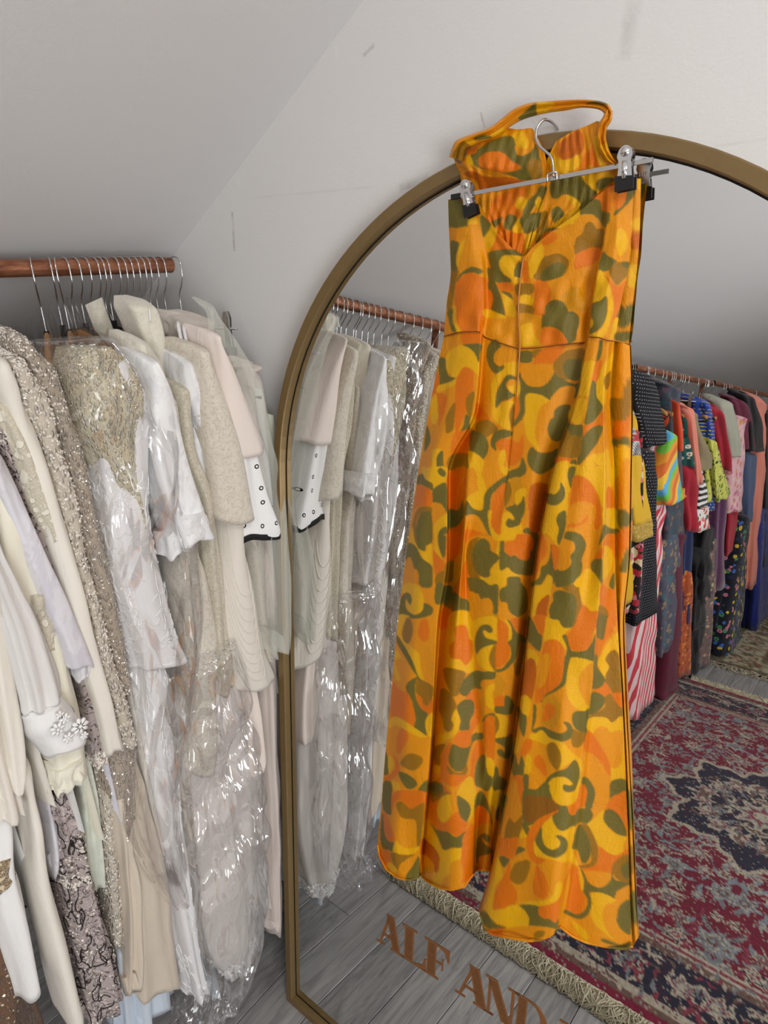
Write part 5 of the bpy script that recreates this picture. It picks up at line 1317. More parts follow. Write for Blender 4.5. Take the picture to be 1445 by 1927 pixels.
for a in ((334, 606), (344, 610)):
    P = [on_x(a[0], a[1], -.955), on_x(a[0]+8, a[1]+40, -.925), on_x(a[0]+18, a[1]+88, -.905)]
    mk('strap', *tube(spline(P, 12), .003, 6), MT_['satin'], g['root'])
g = garment('scale_dress', 'pale gold dress woven with a fine scale pattern', 'dress', MT_['goldbro'], [(340, 362, 740), (352, 380, 850), (384, 412, 950), (394, 424, 1060), (402, 434, 1150), (408, 444, 1250), (412, 450, 1305)], X=-.892, rx=.04, hem=.72, hng='wood', sleeve='side_fold', y0=-.176, th=.006, fold=.0015)
g = garment('velvet_skirt', 'ivory crushed velvet skirt with back zip on clips', 'skirt', MT_['velvet'], [(262, 310, 586), (282, 318, 650), (305, 332, 720), (322, 345, 800), (335, 356, 900), (345, 362, 980)], X=-.955, rx=.04, hem=.92, hng='clip', sleeve='side_fold', y0=-.205, th=.010, dip=0, slope=.012, ztop=1.545, fold=.001, hw=.185)
P = [on_x(281, 580, -.952), on_x(283, 605, -.948)]; mk('zip', *tube(spline(P, 8), .0016, 6), MT_['white'], g['root'])
g = garment('ribbed_embroidered_coat', 'long beige coat with ribbed embroidery and straight cuff', 'coat', MT_['embro'], [(318, 340, 760), (330, 362, 900), (342, 378, 1020), (346, 402, 1100), (355, 424, 1200), (352, 420, 1300), (358, 426, 1400), (360, 1458, 419, 1466)], X=-.893, rx=.045, hem=.66, hng='walnut', y0=-.215, th=.006, fold=.0015, amp=.07)
g = garment('satin_blouse', 'white satin jacquard blouse with turned cuff', 'blouse', MT_['satin'], [(283, 304, 690), (288, 336, 760), (296, 360, 850), (318, 384, 940), (340, 400, 990), (352, 1036, 411, 1002)], X=-.858, rx=.045, hem=.98, hng='wood', y0=-.232, th=.007, fold=.002, amp=.12)
extra(g, 'cuff', MT_['satin'], [(336, 984, 400, 956), (352, 1037, 412, 1003)], X=-.854, rx=.049, amp=.02)
extra(g, 'underslip_cuff', MT_['satin'], [(318, 362, 1005), (322, 360, 1030), (322, 1056, 362, 1032)], X=-.876, rx=.03)
g = garment('velvet_collar_jacket', 'ivory brushed jacket with standing collar', 'jacket', MT_['velvet'], [(262, 290, 655), (272, 318, 700), (285, 330, 780), (292, 336, 860)], X=-.90, rx=.04, hem=1.0, hng='black', y0=-.25, th=.008, fold=.002)
P = [on_x(*q, -1.07) for q in ((160, 574), (190, 560), (200, 590), (215, 632), (245, 652), (205, 650), (178, 622))]
mk('collar', *prism(P, (.6, -.8, 0), .006), MT_['velvet'], g['root'])
g = garment('beaded_chiffon_gown', 'white chiffon gown with ivory sequinned shoulder, under plastic', 'gown', MT_['wchiffon'], [(196, 262, 690), (200, 296, 760), (200, 294, 860), (204, 300, 960), (216, 318, 1060), (240, 336, 1160), (262, 352, 1220), (268, 1268, 367, 1250)], X=-.872, rx=.055, hem=0.62, hng='wood', y0=-.288, yh=-.268, th=.009, fold=.002, amp=.13, k=5, hlabel='beech hanger carrying the white chiffon gown in plastic')
VG = g['sleeveV']; VB = g['bodyV']
squiggles('vermicelli_embroidery', VG, 170, .0011, plain('white_silk_cord', srgb(244, 243, 242), .4), g['sleeve'], .26, .99, 2, 30)
yo, VY = extra(g, 'sequinned_yoke', MT_['sequin'], [(170, 222, 655), (150, 262, 690), (158, 286, 760), (200, 284, 860), (255, 288, 960), (272, 284, 1010)], X=-.866, rx=.058, amp=.05)
scatter('sequins', VY, 1500, .0017, M_gbead, yo, 0, 1, 5)
scatter('beads', VY, 1300, .0015, M_pearl, yo, 0, 1, 6)
sk2, V2 = extra(g, 'skirt', MT_['wchiffon'], [(250, 318, 1200), (264, 328, 1300), (278, 336, 1400), (300, 346, 1500), (318, 360, 1620), (335, 374, 1740), (362, 392, 1850), (372, 401, 1882)], X=-.89, rx=.05, amp=.12, k=5)
squiggles('vermicelli_embroidery', V2, 130, .0011, plain('white_silk_cord_2', srgb(244, 243, 242), .4), sk2, .05, .99, 3, 26)
scatter('tufted_edge', V2, 700, .003, MT_['white'], sk2, .1, 1, 7, th=(.18, .34))
# plastic film round that gown
fb = root('plastic_garment_bag', (RX, -.29, .2), 'clear plastic cover over the sequinned white gown', 'garment bag', 'clear plastic covers')
body('film', fb, M_film, -.292, .262, RZ - .045, .30, th=.026, slope=.13, dip=.0, fold=.010, flare=1.12, seed=4, nc=46, nr=50)
loft('film_fold', rings_from([(120, 240, 640), (150, 300, 720), (160, 345, 820), (190, 372, 960), (210, 392, 1080), (250, 400, 1200), (262, 392, 1350), (250, 372, 1450), (258, 360, 1560), (300, 366, 1650), (330, 368, 1706)], -.838, .07), M_film, fb, seg=60, sub=9, amp=.09, k=7, seed=8, wr=3.0)

g = garment('champagne_beaded_gown', 'champagne gown with sequinned lace sleeve and chiffon skirt', 'gown', MT_['beads'], [(30, 66, 650), (62, 118, 700), (96, 140, 770), (120, 164, 850), (145, 186, 950), (166, 214, 1060), (192, 236, 1160), (216, 250, 1250), (236, 252, 1310)], X=-.872, rx=.04, hem=0.62, hng='black', y0=-.372, yh=-.292, th=.010, fold=.002, bmat=MT_['chiffon'], amp=.05)
scatter('sequins', g['sleeveV'], 1500, .0017, M_glit, g['sleeve'], .05, 1, 15)
scatter('bugle_beads', g['sleeveV'], 900, .0019, M_pearl, g['sleeve'], .05, 1, 16)
bo2, V3 = extra(g, 'beaded_bodice', MT_['beads'], [(178, 240, 1300), (190, 262, 1400), (200, 270, 1470), (225, 268, 1530), (238, 252, 1585)], X=-.884, rx=.045, amp=.04)
scatter('sequins', V3, 900, .0021, M_glit, bo2, 0, 1, 17)
extra(g, 'chiffon_skirt', MT_['chiffon'], [(205, 272, 1440), (226, 290, 1510), (238, 310, 1600), (244, 330, 1700), (244, 342, 1800), (248, 1888, 352, 1868)], X=-.892, rx=.06, amp=.16, k=6, seed=33)
extra(g, 'chiffon_layer', MT_['chiffon'], [(220, 250, 1500), (230, 262, 1600), (238, 270, 1700), (240, 275, 1800), (238, 272, 1870)], X=-.883, rx=.03, amp=.16, k=5, seed=34)
g = garment('bugle_bead_dress', 'ivory dress with densely bugle-beaded sleeve and column skirt', 'dress', MT_['bugle'], [(14, 52, 690), (44, 100, 745), (76, 126, 830), (106, 150, 930), (130, 166, 1030), (156, 192, 1130), (182, 216, 1230), (216, 250, 1330), (236, 270, 1408)], X=-.864, rx=.038, hem=0.64, hng='wood', y0=-.405, yh=-.281, th=.009, fold=.002, amp=.04)
scatter('bugle_beads', g['sleeveV'], 2600, .0022, M_pearl, g['sleeve'], .04, 1, 18, squash=.9)
cs, V4 = extra(g, 'column_skirt', MT_['bugle'], [(178, 226, 1400), (186, 222, 1480), (195, 230, 1580), (205, 240, 1680), (214, 246, 1780)], X=-.905, rx=.04, amp=.05, k=3)
scatter('bugle_beads', V4, 1300, .0024, M_pearl, cs, .02, 1, 19, squash=.9)
g = garment('cream_wool_coat', 'plain cream wool coat with long smooth sleeve', 'coat', MT_['cream'], [(-6, 22, 690), (12, 58, 745), (42, 88, 850), (76, 122, 950), (104, 148, 1050), (132, 178, 1150), (160, 204, 1250), (190, 230, 1350), (206, 243, 1418)], X=-.850, rx=.042, hem=0.66, hng='wood', y0=-.44, yh=-.322, th=.010, fold=.002, amp=.04, k=3)
g = garment('vine_beaded_gown', 'dusty grey gown beaded with dark vines and pearl cuff', 'gown', MT_['vine'], [(-12, 24, 760), (2, 44, 830), (22, 64, 890), (58, 96, 980), (90, 124, 1080), (120, 152, 1180), (155, 186, 1290), (180, 206, 1400), (183, 208, 1442)], X=-.868, rx=.035, hem=0.66, hng='wood', y0=-.462, th=.009, fold=.003, amp=.05)
scatter('pearl_beads', g['sleeveV'], 420, .0024, M_pearl, g['sleeve'], .02, .3, 21); scatter('pearl_cuff', g['sleeveV'], 260, .0028, M_pearl, g['sleeve'], .93, 1.0, 22)
scatter('jet_beads', g['sleeveV'], 500, .0017, M_dbead, g['sleeve'], .1, .95, 23)
vs2, V5 = extra(g, 'skirt', MT_['vine'], [(96, 140, 1440), (102, 152, 1500), (114, 172, 1590), (124, 184, 1660), (130, 206, 1740), (150, 230, 1830), (166, 246, 1918)], X=-.872, rx=.055, amp=.14, k=7, seed=35)
squiggles('jet_vines', V5, 130, .0011, M_dbead, vs2, .05, .98, 6, 20); scatter('pearl_beads', V5, 900, .0022, M_pearl, vs2, .3, 1, 24); scatter('pearl_waist_trim', V5, 240, .0026, M_pearl, vs2, .485, .515, 25)
g = garment('embroidered_puff_dress', 'ivory dress with textured sleeve gathered at the elbow', 'dress', MT_['lace'], [(-8, 30, 770), (14, 54, 820), (36, 76, 870), (56, 106, 940), (84, 116, 1000), (94, 117, 1022)], X=-.855, rx=.036, hem=0.85, hng='walnut', y0=-.476, th=.008, fold=.002)
g = garment('lilac_jacquard_gown', 'pale lilac satin jacquard gown with open bell cuff', 'gown', MT_['lilac'], [(-20, 18, 870), (12, 50, 950), (48, 96, 1050), (88, 146, 1150), (118, 172, 1215), (132, 1257, 188, 1262)], X=-.838, rx=.042, hem=0.80, hng='black', y0=-.50, th=.009, fold=.003, amp=.04, k=3)
extra(g, 'open_cuff', MT_['lilac'], [(140, 182, 1240), (146, 180, 1268), (148, 1284, 172, 1272)], X=-.848, rx=.03)
extra(g, 'skirt', MT_['lilac'], [(70, 108, 1440), (80, 116, 1520), (94, 122, 1600), (100, 124, 1650)], X=-.89, rx=.05, amp=.08)
g = garment('mint_satin_dress', 'pale mint satin dress behind the beaded vine skirt', 'dress', MT_['mint'], [(130, 176, 1420), (148, 192, 1500), (158, 198, 1600), (168, 204, 1680)], X=-.905, rx=.045, hem=0.80, hng='wood', sleeve='side_fold', y0=-.515, th=.007, fold=.002)
g = garment('ivory_crepe_gown', 'ivory crepe gown with lace insert and gathered cuff', 'gown', MT_['ivory'], [(-40, 4, 850), (-24, 34, 950), (0, 72, 1050), (26, 108, 1150), (60, 140, 1250), (80, 164, 1350), (92, 178, 1440), (98, 1492, 178, 1462)], X=-.846, rx=.05, hem=0.78, hng='wood', y0=-.535, th=.010, fold=.003, amp=.06, k=5)
ln_, VL = extra(g, 'lace_insert', MT_['lace'], [(56, 1124, 96, 1118), (66, 112, 1170), (76, 122, 1230)], X=-.8435, rx=.047, amp=.02)
extra(g, 'gathered_cuff', MT_['ivory'], [(94, 180, 1440), (100, 174, 1470), (104, 176, 1486)], X=-.842, rx=.046, amp=.10, k=11)
g = garment('appliqued_voile_dress', 'sheer white voile dress with puff sleeve and flower cuff', 'dress', MT_['sheer'], [(-60, -6, 960), (-40, 16, 1040), (-16, 48, 1110), (10, 96, 1200), (30, 128, 1290), (46, 1356, 130, 1320)], X=-.812, rx=.055, hem=0.85, hng='black', y0=-.575, th=.010, fold=.003, amp=.10, k=9)
cf, VC = extra(g, 'cuff', MT_['white'], [(48, 1362, 131, 1322), (66, 1396, 156, 1352), (100, 1436, 178, 1388)], X=-.808, rx=.05, amp=.02, seed=3)
pet = []
for fx, fy, R0, npet in ((150, 1366, .0125, 8), (122, 1352, .008, 6), (108, 1372, .010, 7), (128, 1388, .008, 6), (112, 1345, .006, 5), (158, 1384, .006, 6)):
    c = on_x(fx, fy, -.803); e1 = np.array([0, 1, 0.]); e2 = np.array([0, 0, 1.])
    for q in range(npet):
        a = 2*math.pi*q/npet; d1 = math.cos(a)*e1 + math.sin(a)*e2; d2 = -math.sin(a)*e1 + math.cos(a)*e2
        pts = [c + d1*R0*(.55 + .45*math.cos(t)) + d2*R0*.24*math.sin(t) + np.array([.002, 0, 0]) for t in np.linspace(0, 2*math.pi, 9)[:-1]]
        pet.append(prism(pts, (1, 0, 0), .0035))
    pet.append(tube([c + (-.001, 0, 0), c + (.004, 0, 0)], R0*.18, 8))
mk('flower_applique', *join(*pet), plain('white_floss', srgb(242, 240, 238), .6), cf)
g = garment('oatmeal_wool_cardigan', 'oatmeal cream wool cardigan with rounded sleeve end', 'cardigan', MT_['cream'], [(-50, -4, 1020), (-34, 10, 1100), (-20, 28, 1200), (-4, 42, 1300), (12, 56, 1400), (20, 58, 1470), (26, 50, 1496)], X=-.815, rx=.04, hem=0.92, hng='wood', y0=-.60, th=.008, fold=.003, amp=.04, k=3)
g = garment('cream_ruffle_blouse', 'cream blouse with ruffled layered cuff at the left edge', 'blouse', MT_['linen'], [(-50, 0, 1250), (-40, 18, 1380), (-20, 36, 1460), (-12, 58, 1525), (-6, 1556, 60, 1536)], X=-.822, rx=.04, hem=.9, hng='black', y0=-.625, th=.007, fold=.003, amp=.14, k=7)
g = garment('linen_crochet_skirt', 'white linen skirt with ecru crochet inset near its hem', 'skirt', MT_['white'], [(-40, 20, 1400), (-30, 34, 1500), (-24, 40, 1570), (-16, 44, 1640), (-8, 56, 1700), (12, 74, 1780), (36, 94, 1880)], X=-.842, rx=.05, hem=0.72, hng='clip', sleeve='front_fold', y0=-.65, th=.007, dip=0, slope=.02, ztop=1.5, fold=.003, amp=.05)
extra(g, 'crochet_inset', MT_['crochet'], [(-20, 41, 1622), (-14, 46, 1660), (-10, 46, 1674)], X=-.839, rx=.052, amp=.03)
g = garment('cream_trousers', 'long cream pleated trousers hanging at the front', 'trousers', MT_['cream'], [(34, 62, 1450), (42, 70, 1500), (54, 86, 1560), (66, 102, 1650), (86, 126, 1750), (110, 150, 1850), (134, 174, 1934)], X=-.852, rx=.04, hem=0.66, hng='clip', sleeve='leg', y0=-.565, th=.006, dip=0, slope=.02, ztop=1.5, fold=.002, amp=.04, k=2)
g = garment('brown_sequin_dress', 'brown mesh dress sprinkled with gold sequins at the bottom left', 'dress', MT_['brown'], [(-60, 30, 1740), (-50, 50, 1840), (-40, 62, 1935)], X=-.87, rx=.05, hem=.30, hng='wood', sleeve='skirt_fold', y0=-.685, th=.008, fold=.003)
scatter('gold_sequins', g['sleeveV'], 320, .0024, M_gbead, g['sleeve'], 0, 1, 27)
g = garment('ice_blue_petticoat', 'ice blue tulle petticoat peeping out below the champagne skirt', 'petticoat', MT_['ice'], [(210, 300, 1780), (222, 322, 1860), (226, 334, 1935)], X=-.905, rx=.05, hem=.12, hng=None, sleeve='frill', y0=-.355, th=.010, dip=0, slope=.01, ztop=.62, fold=.006, amp=.25, k=9)
g = garment('ivory_fur_hem_gown', 'pale ivory gown with soft fur hem in a long plastic cover', 'gown', cloth('smoky_ivory_georgette', srgb(222, 214, 208), 'plain', rough=.6), [(340, 470, 1290), (352, 498, 1380), (360, 506, 1480), (370, 512, 1580), (378, 514, 1680), (405, 500, 1780), (440, 484, 1830)], X=-.898, rx=.06, hem=.24, hng='black', sleeve='skirt', y0=-.195, th=.006, fold=.002, amp=.09, k=6)
scatter('fur_hem', g['sleeveV'], 1500, .004, MT_['white'], g['sleeve'], .93, 1.0, 29, squash=1.6)
fb2 = root('plastic_garment_bag', tuple(on_x(430, 1900, -.88)), 'long clear plastic cover crumpled beside the mirror frame', 'garment bag', 'clear plastic covers')
loft('film', rings_from([(330, 480, 1250), (338, 500, 1350), (346, 512, 1450), (352, 520, 1540), (360, 528, 1640), (372, 531, 1730), (392, 526, 1790), (396, 506, 1850), (384, 486, 1900), (372, 470, 1935)], -.845, .085), M_film2, fb2, seg=72, sub=12, amp=.10, k=9, seed=41, wr=4.0)
# further along the rail, seen in the mirror and behind the dress
far = [('ivory_satin_slip', 'plain ivory satin slip seen in the mirror beside the dress', 'slip', 'satin', 'wood'), ('cream_pocket_jacket', 'cream jacket hung just behind the ruffle blouse', 'jacket', 'cream', 'wood'), ('ivory_trousers', 'ivory trousers on steel clips seen in the mirror', 'trousers', 'linen', 'clip'), ('taupe_shorts', 'taupe shorts on steel clips seen in the mirror by the dress edge', 'shorts', 'taupe', 'clip'), ('lace_tunic', 'cream lace tunic towards the far end of the rail', 'tunic', 'lace', 'black'), ('white_smock', 'white cotton smock towards the far end of the rail', 'smock', 'white', 'walnut')]
for i, (nm, lb, ct, mt, hg) in enumerate(far):
    y = -.715 - i*.045; r = root(nm, (RX, y, .7), lb, ct, GRP); cl = hg == 'clip'
    body('body', r, MT_[mt], y, .17 if cl else .215, RZ - (.155 if cl else .10), .62 + .05*(i % 3), th=.011, slope=.01 if cl else .085, dip=0 if cl else .05, seed=70+i, fold=.004)
    if not cl:
        for s in (-1, 1):
            loft('sleeve', [[RX + s*.20, y, 1.50, .022, .014, 0], [RX + s*.235, y, 1.40, .042, .018, 0], [RX + s*.255, y-.01, 1.2, .045, .02, 0], [RX + s*.255, y-.01, 1.02, .042, .02, 0]], MT_[mt], r, seed=90+i)
    hanger(hg, y, '%s carrying the %s' % ({'wood': 'beech hanger', 'walnut': 'walnut hanger', 'black': 'black velvet hanger', 'clip': 'steel clip hanger'}[hg], nm.replace('_', ' ')), HG)
for q, (mt, nm, lb) in enumerate([('ivory', 'ivory_crepe_dress', 'ivory crepe dress'), ('white', 'white_cotton_dress', 'white cotton dress'), ('cream', 'cream_wool_dress', 'cream wool dress'), ('satin', 'white_satin_dress', 'white satin dress'), ('brocade', 'beige_brocade_dress', 'beige brocade dress'), ('linen', 'pale_linen_dress', 'pale linen dress'), ('lilac', 'lilac_satin_dress', 'lilac satin dress'), ('velvet', 'ivory_velvet_dress', 'ivory velvet dress')]):
    y = -1.02 - .115*q
    r = root(nm, (RX, y, .6), lb + ' far along the near rail, beyond the white smock', 'dress', GRP)
    body('body', r, MT_[mt], y, .215, RZ - .126, .5 + .1*(q % 3), th=.03, seed=120+q, nc=20, nr=14, fold=.006)
    hanger('wood', y, 'beech hanger carrying the ' + lb + ' beyond the white smock', HG)
# ------------------------------------------------------------------ the colourful clothes behind the camera, seen in the mirror
RBB = (RB_B[0]-RB_A[0])/(RB_B[1]-RB_A[1]); RBA = RB_A[0] - RBB*RB_A[1]
def rbx(y): return RBA + RBB*y
K = 'colourful clothes on the far rails'; KH = 'hangers on the far rails'
S = srgb
KM = dict(
 yellow=cloth('yellow_dobby', S(228, 178, 20), 'dots', S(200, 150, 14), scale=2), hound=cloth('houndstooth', S(226, 222, 218), 'check', S(26, 26, 30)), redbraid=cloth('red_braid', S(190, 44, 52)), ecru=cloth('mustard_lace', S(222, 186, 84), 'lace', S(180, 140, 40)),
 plaid=cloth('pink_black_patch', S(20, 18, 22), 'patch', cols=[S(22, 20, 24), S(214, 130, 140), S(24, 22, 26), S(226, 206, 170), S(20, 18, 22), S(180, 40, 60)], scale=2.0), polka=cloth('navy_polka', S(15, 15, 22), 'dots', S(190, 190, 196), scale=1.25, dot=.13, sheen=.0),
 candy=cloth('red_white_stripe', S(214, 62, 76), 'stripe', S(232, 208, 206), scale=.8, axis='y'), rainbow=cloth('rainbow_panels', S(230, 140, 40), 'bands', cols=[S(232, 150, 40), S(120, 196, 70), S(96, 176, 220), S(236, 190, 60), S(222, 110, 40)], scale=1.0),
 orange=cloth('orange_red_crepe', S(216, 72, 34)), slate=cloth('slate_floral', S(62, 68, 80), 'floral', cols=[S(40, 84, 92), S(92, 70, 86), S(46, 50, 62), S(120, 96, 70)], scale=1.3), maroon=cloth('maroon_jersey', S(92, 20, 44)),
 salmon=cloth('salmon_knit', S(228, 138, 118)), tweed=cloth('khaki_tweed', S(150, 134, 98), 'brocade', S(110, 96, 66)), roses=cloth('black_white_roses', S(30, 28, 30), 'stripe', S(236, 234, 230), scale=1.0, axis='z'), rosep=cloth('white_rose_print', S(236, 232, 226), 'floral', cols=[S(206, 40, 50), S(220, 70, 60), S(40, 90, 50), S(190, 30, 44)], scale=1.2),
 blue=cloth('cobalt_yellow_print', S(32, 66, 160), 'dots', S(222, 200, 70), scale=1.0), lime=cloth('lime_floral', S(206, 206, 92), 'floral', cols=[S(120, 136, 50), S(50, 60, 40), S(222, 214, 120), S(90, 110, 40)], scale=2.0), crimson=cloth('crimson_crepe', S(168, 22, 44)), sage=cloth('sage_knit', S(172, 172, 154)),
 pinkf=cloth('pink_floral', S(226, 178, 184), 'floral', cols=[S(214, 140, 120), S(200, 110, 140), S(232, 196, 180), S(214, 150, 90)], scale=1.2), plum=cloth('plum_jersey', S(104, 30, 56)), black=cloth('black_wool', S(26, 25, 27)), navyf=cloth('navy_bright_floral', S(20, 22, 36), 'floral', cols=[S(222, 190, 60), S(60, 100, 180), S(70, 140, 90), S(206, 120, 140), S(30, 40, 70)], scale=1.3),
 purple=cloth('purple_velvet', S(96, 40, 84), 'velvet', S(70, 26, 62)), navy=cloth('navy_crepe', S(34, 48, 88)), royal=cloth('royal_blue_satin', S(26, 44, 130), 'satin', S(18, 30, 96)), rust=cloth('rust_floral', S(180, 84, 40), 'floral', cols=[S(220, 140, 60), S(120, 50, 30), S(200, 90, 60)], scale=2.0),
 multi=cloth('dusky_floral', S(120, 96, 92), 'floral', cols=[S(176, 110, 110), S(90, 100, 80), S(70, 60, 70), S(190, 170, 130)], scale=2.0), teal=cloth('teal_print', S(28, 92, 88), 'floral', cols=[S(220, 214, 190), S(20, 60, 60)], scale=1.5), sheerb=cloth('smoke_chiffon', S(84, 84, 100), 'floral', cols=[S(60, 110, 120), S(150, 130, 100), S(70, 70, 90)], alpha=.9, scale=1.6), cream=MT_['cream'], denim=cloth('denim', S(76, 92, 122)))
kc = [0]
def cgar(name, label, cat, mat, st, hem=None, hng='black', front=.22, rx=.05, part='sleeve', bmat=None, amp=.13, k=4, has_body=True, y0=None, slope=.085, dip=.05, ztop=1.50, th=.014, fold=.005):
    kc[0] += 1; R_ = rings_from(st, 0, rx, back=(RBA + front, RBB)); y = R_[0, 1] if y0 is None else y0
    R_[:, 2] = np.maximum(R_[:, 2], .012 + .008*np.arange(len(R_))[::-1])
    xc = rbx(y); h = hem if hem is not None else max(R_[-1, 2], .05)
    g = root(name, (xc, y, h), label, cat, K); d = dict(root=g, R=R_)
    if has_body: body('body', g, bmat or mat, y, front - .05, ztop if ztop else 1.5, h, th=th, slope=slope, dip=dip, xc=xc, seed=200+kc[0], nc=22, nr=18, fold=fold)
    top = R_[0].copy(); top[0] -= .07; top[2] += .05; top[3] *= .3; top[4] *= .4
    mid_ = R_[0]*.5 + top*.5; mid_[3:5] = R_[0, 3:5]*.8; mid_[2] += .006
    d['o'], d['V'] = loft(part, np.concatenate([top[None], mid_[None], R_]), mat, g, seg=36, sub=6, amp=amp, k=k, seed=200+kc[0], wr=2.5)
    if hng: hanger(hng, y, '%s hanger carrying the %s' % ({'wood': 'beech', 'walnut': 'walnut', 'black': 'black velvet', 'clip': 'steel clip'}[hng], name.replace('_', ' ')), KH, xc, 1.645, math.atan(-RBB))
    return d
def cextra(d, name, mat, st, front=.22, rx=.05, amp=.08, k=4, seed=0):
    R_ = rings_from(st, 0, rx, back=(RBA + front, RBB)); R_[:, 2] = np.maximum(R_[:, 2], .012 + .008*np.arange(len(R_))[::-1])
    return loft(name, R_, mat, d['root'], seg=32, sub=6, amp=amp, k=k, seed=seed)
d = cgar('yellow_blouse_dress', 'yellow dress with houndstooth sleeve band and gathered cuff', 'dress', KM['yellow'], [(1180, 1196, 758), (1182, 1204, 800), (1184, 1220, 865), (1188, 1230, 930), (1194, 1238, 985)], hem=.55, hng='wood', amp=.12, k=6)
cextra(d, 'houndstooth_band', KM['hound'], [(1180, 1200, 775), (1181, 1208, 812), (1181, 1217, 858)], front=.226, amp=.02); cextra(d, 'red_braid', KM['redbraid'], [(1181, 1210, 818), (1181, 1213, 832)], front=.230, amp=.02); cextra(d, 'lace_cuff', KM['ecru'], [(1194, 1240, 985), (1198, 1244, 1014)], front=.224, amp=.03)
cextra(d, 'skirt', KM['yellow'], [(1174, 1190, 1020), (1174, 1196, 1080), (1172, 1201, 1136)], front=.20)
d = cgar('patchwork_dress', 'black dress with pink and cream patchwork, next to the yellow dress', 'dress', KM['plaid'], [(1194, 1206, 738), (1200, 1212, 780), (1200, 1216, 870), (1198, 1216, 1010), (1194, 1216, 1080), (1186, 1214, 1150)], hem=.35, hng='wood', front=.21, part='side_fold')
d = cgar('polka_dot_dress', 'navy polka dot dress with short sleeve', 'dress', KM['polka'], [(1192, 1246, 714), (1200, 1258, 756), (1212, 1265, 795), (1222, 846, 1273, 826)], hem=.16, hng='black', front=.235, rx=.07, amp=.05)
cextra(d, 'skirt', KM['polka'], [(1212, 1242, 850), (1218, 1243, 950), (1208, 1245, 1050), (1196, 1247, 1164)], front=.215, rx=.07)
d = cgar('candy_stripe_dress', 'red and white striped dress reaching almost to the rug', 'dress', KM['candy'], [(1236, 1256, 836), (1234, 1256, 930), (1230, 1254, 1040), (1200, 1250, 1160), (1188, 1248, 1250), (1182, 1246, 1335)], hem=.1, hng='wood', front=.20, rx=.09, part='skirt', amp=.10, k=6)
d = cgar('rainbow_panel_blouse', 'blouse with orange, green and blue panelled bell sleeve', 'blouse', KM['rainbow'], [(1262, 1275, 822), (1253, 1284, 868), (1246, 1298, 920), (1250, 954, 1303, 934)], hem=.8, hng='black', front=.235, amp=.05)
d = cgar('orange_crepe_top', 'orange red crepe top with short sleeve', 'top', KM['orange'], [(1272, 1286, 765), (1274, 1294, 805), (1277, 1293, 848)], hem=.95, hng='wood', front=.22)
d = cgar('slate_floral_dress', 'slate grey floral dress with smoke chiffon skirt', 'dress', KM['slate'], [(1262, 1284, 735), (1266, 1290, 800), (1262, 1294, 900), (1256, 1296, 960), (1256, 1294, 1008)], hem=.5, hng='walnut', front=.205)
cextra(d, 'chiffon_skirt', KM['sheerb'], [(1256, 1286, 1005), (1252, 1288, 1080), (1248, 1284, 1160), (1246, 1272, 1228)], front=.205, rx=.06, amp=.14)
d = cgar('maroon_trousers', 'long maroon trousers touching the red rug', 'trousers', KM['maroon'], [(1276, 1294, 1010), (1272, 1291, 1100), (1264, 1288, 1200), (1254, 1282, 1290), (1244, 1277, 1352)], hem=.25, hng='clip', front=.21, rx=.06, part='leg', amp=.04)
d = cgar('teal_print_blouse', 'teal and cream print blouse squeezed between the orange and salmon tops', 'blouse', KM['teal'], [(1288, 1300, 790), (1292, 1306, 830), (1296, 1310, 880)], hem=.9, hng='black', front=.21)
d = cgar('rose_red_dress', 'deep rose red dress between the teal blouse and rose print dress', 'dress', KM['crimson'], [(1296, 1308, 880), (1298, 1316, 940), (1300, 1316, 1000)], hem=.6, hng='black', front=.21)
d = cgar('salmon_strap_dress', 'salmon knit dress with one narrow hanging sleeve', 'dress', KM['salmon'], [(1302, 1310, 778), (1308, 1318, 840), (1316, 1327, 912)], hem=.85, hng='wood', front=.235, rx=.03)
d = cgar('khaki_tweed_cape', 'khaki tweed cape with pointed hem', 'cape', KM['tweed'], [(1306, 1318, 785), (1312, 1336, 830), (1320, 1352, 868), (1322, 1346, 884)], hem=.9, hng='wood', front=.225, amp=.04)
d = cgar('rose_print_dress', 'black and white striped dress with red rose panel', 'dress', KM['roses'], [(1312, 1332, 885), (1312, 1338, 920), (1312, 1340, 955)], hem=.6, hng='black', front=.215)
cextra(d, 'rose_panel', KM['rosep'], [(1316, 1341, 956), (1316, 1342, 998)], front=.216)
d = cgar('cobalt_print_shirt', 'cobalt blue shirt dotted with yellow', 'shirt', KM['blue'], [(1326, 1346, 764), (1334, 1352, 805), (1338, 1352, 900), (1336, 1350, 960)], hem=.85, hng='wood', front=.205)
d = cgar('black_tiered_skirt', 'black skirt with tiers of ruffles', 'skirt', KM['black'], [(1330, 1350, 1000), (1322, 1346, 1040)], hem=.7, hng='clip', front=.21, part='waistband')
for q, (a, b, y0_, y1_) in enumerate([(1318, 1345, 1030, 1085), (1314, 1342, 1080, 1130), (1308, 1336, 1125, 1178), (1304, 1332, 1172, 1222), (1300, 1322, 1216, 1266)]):
    cextra(d, 'ruffle_tier', KM['black'], [(a+4, b-4, y0_), (a, b, (y0_+y1_)/2), (a-2, b+1, y1_)], front=.215 - .004*q, rx=.06, amp=.2, k=8, seed=q)
d = cgar('rust_floral_skirt', 'rust floral skirt beside the maroon trousers', 'skirt', KM['rust'], [(1292, 1306, 1080), (1290, 1304, 1180), (1286, 1301, 1270)], hem=.4, hng='clip', front=.2, part='side_fold')
d = cgar('navy_crepe_dress', 'plain navy crepe dress behind the ruffled skirt', 'dress', KM['navy'], [(1296, 1310, 960), (1292, 1308, 1060), (1288, 1304, 1172)], hem=.5, hng='black', front=.195, part='side_fold')
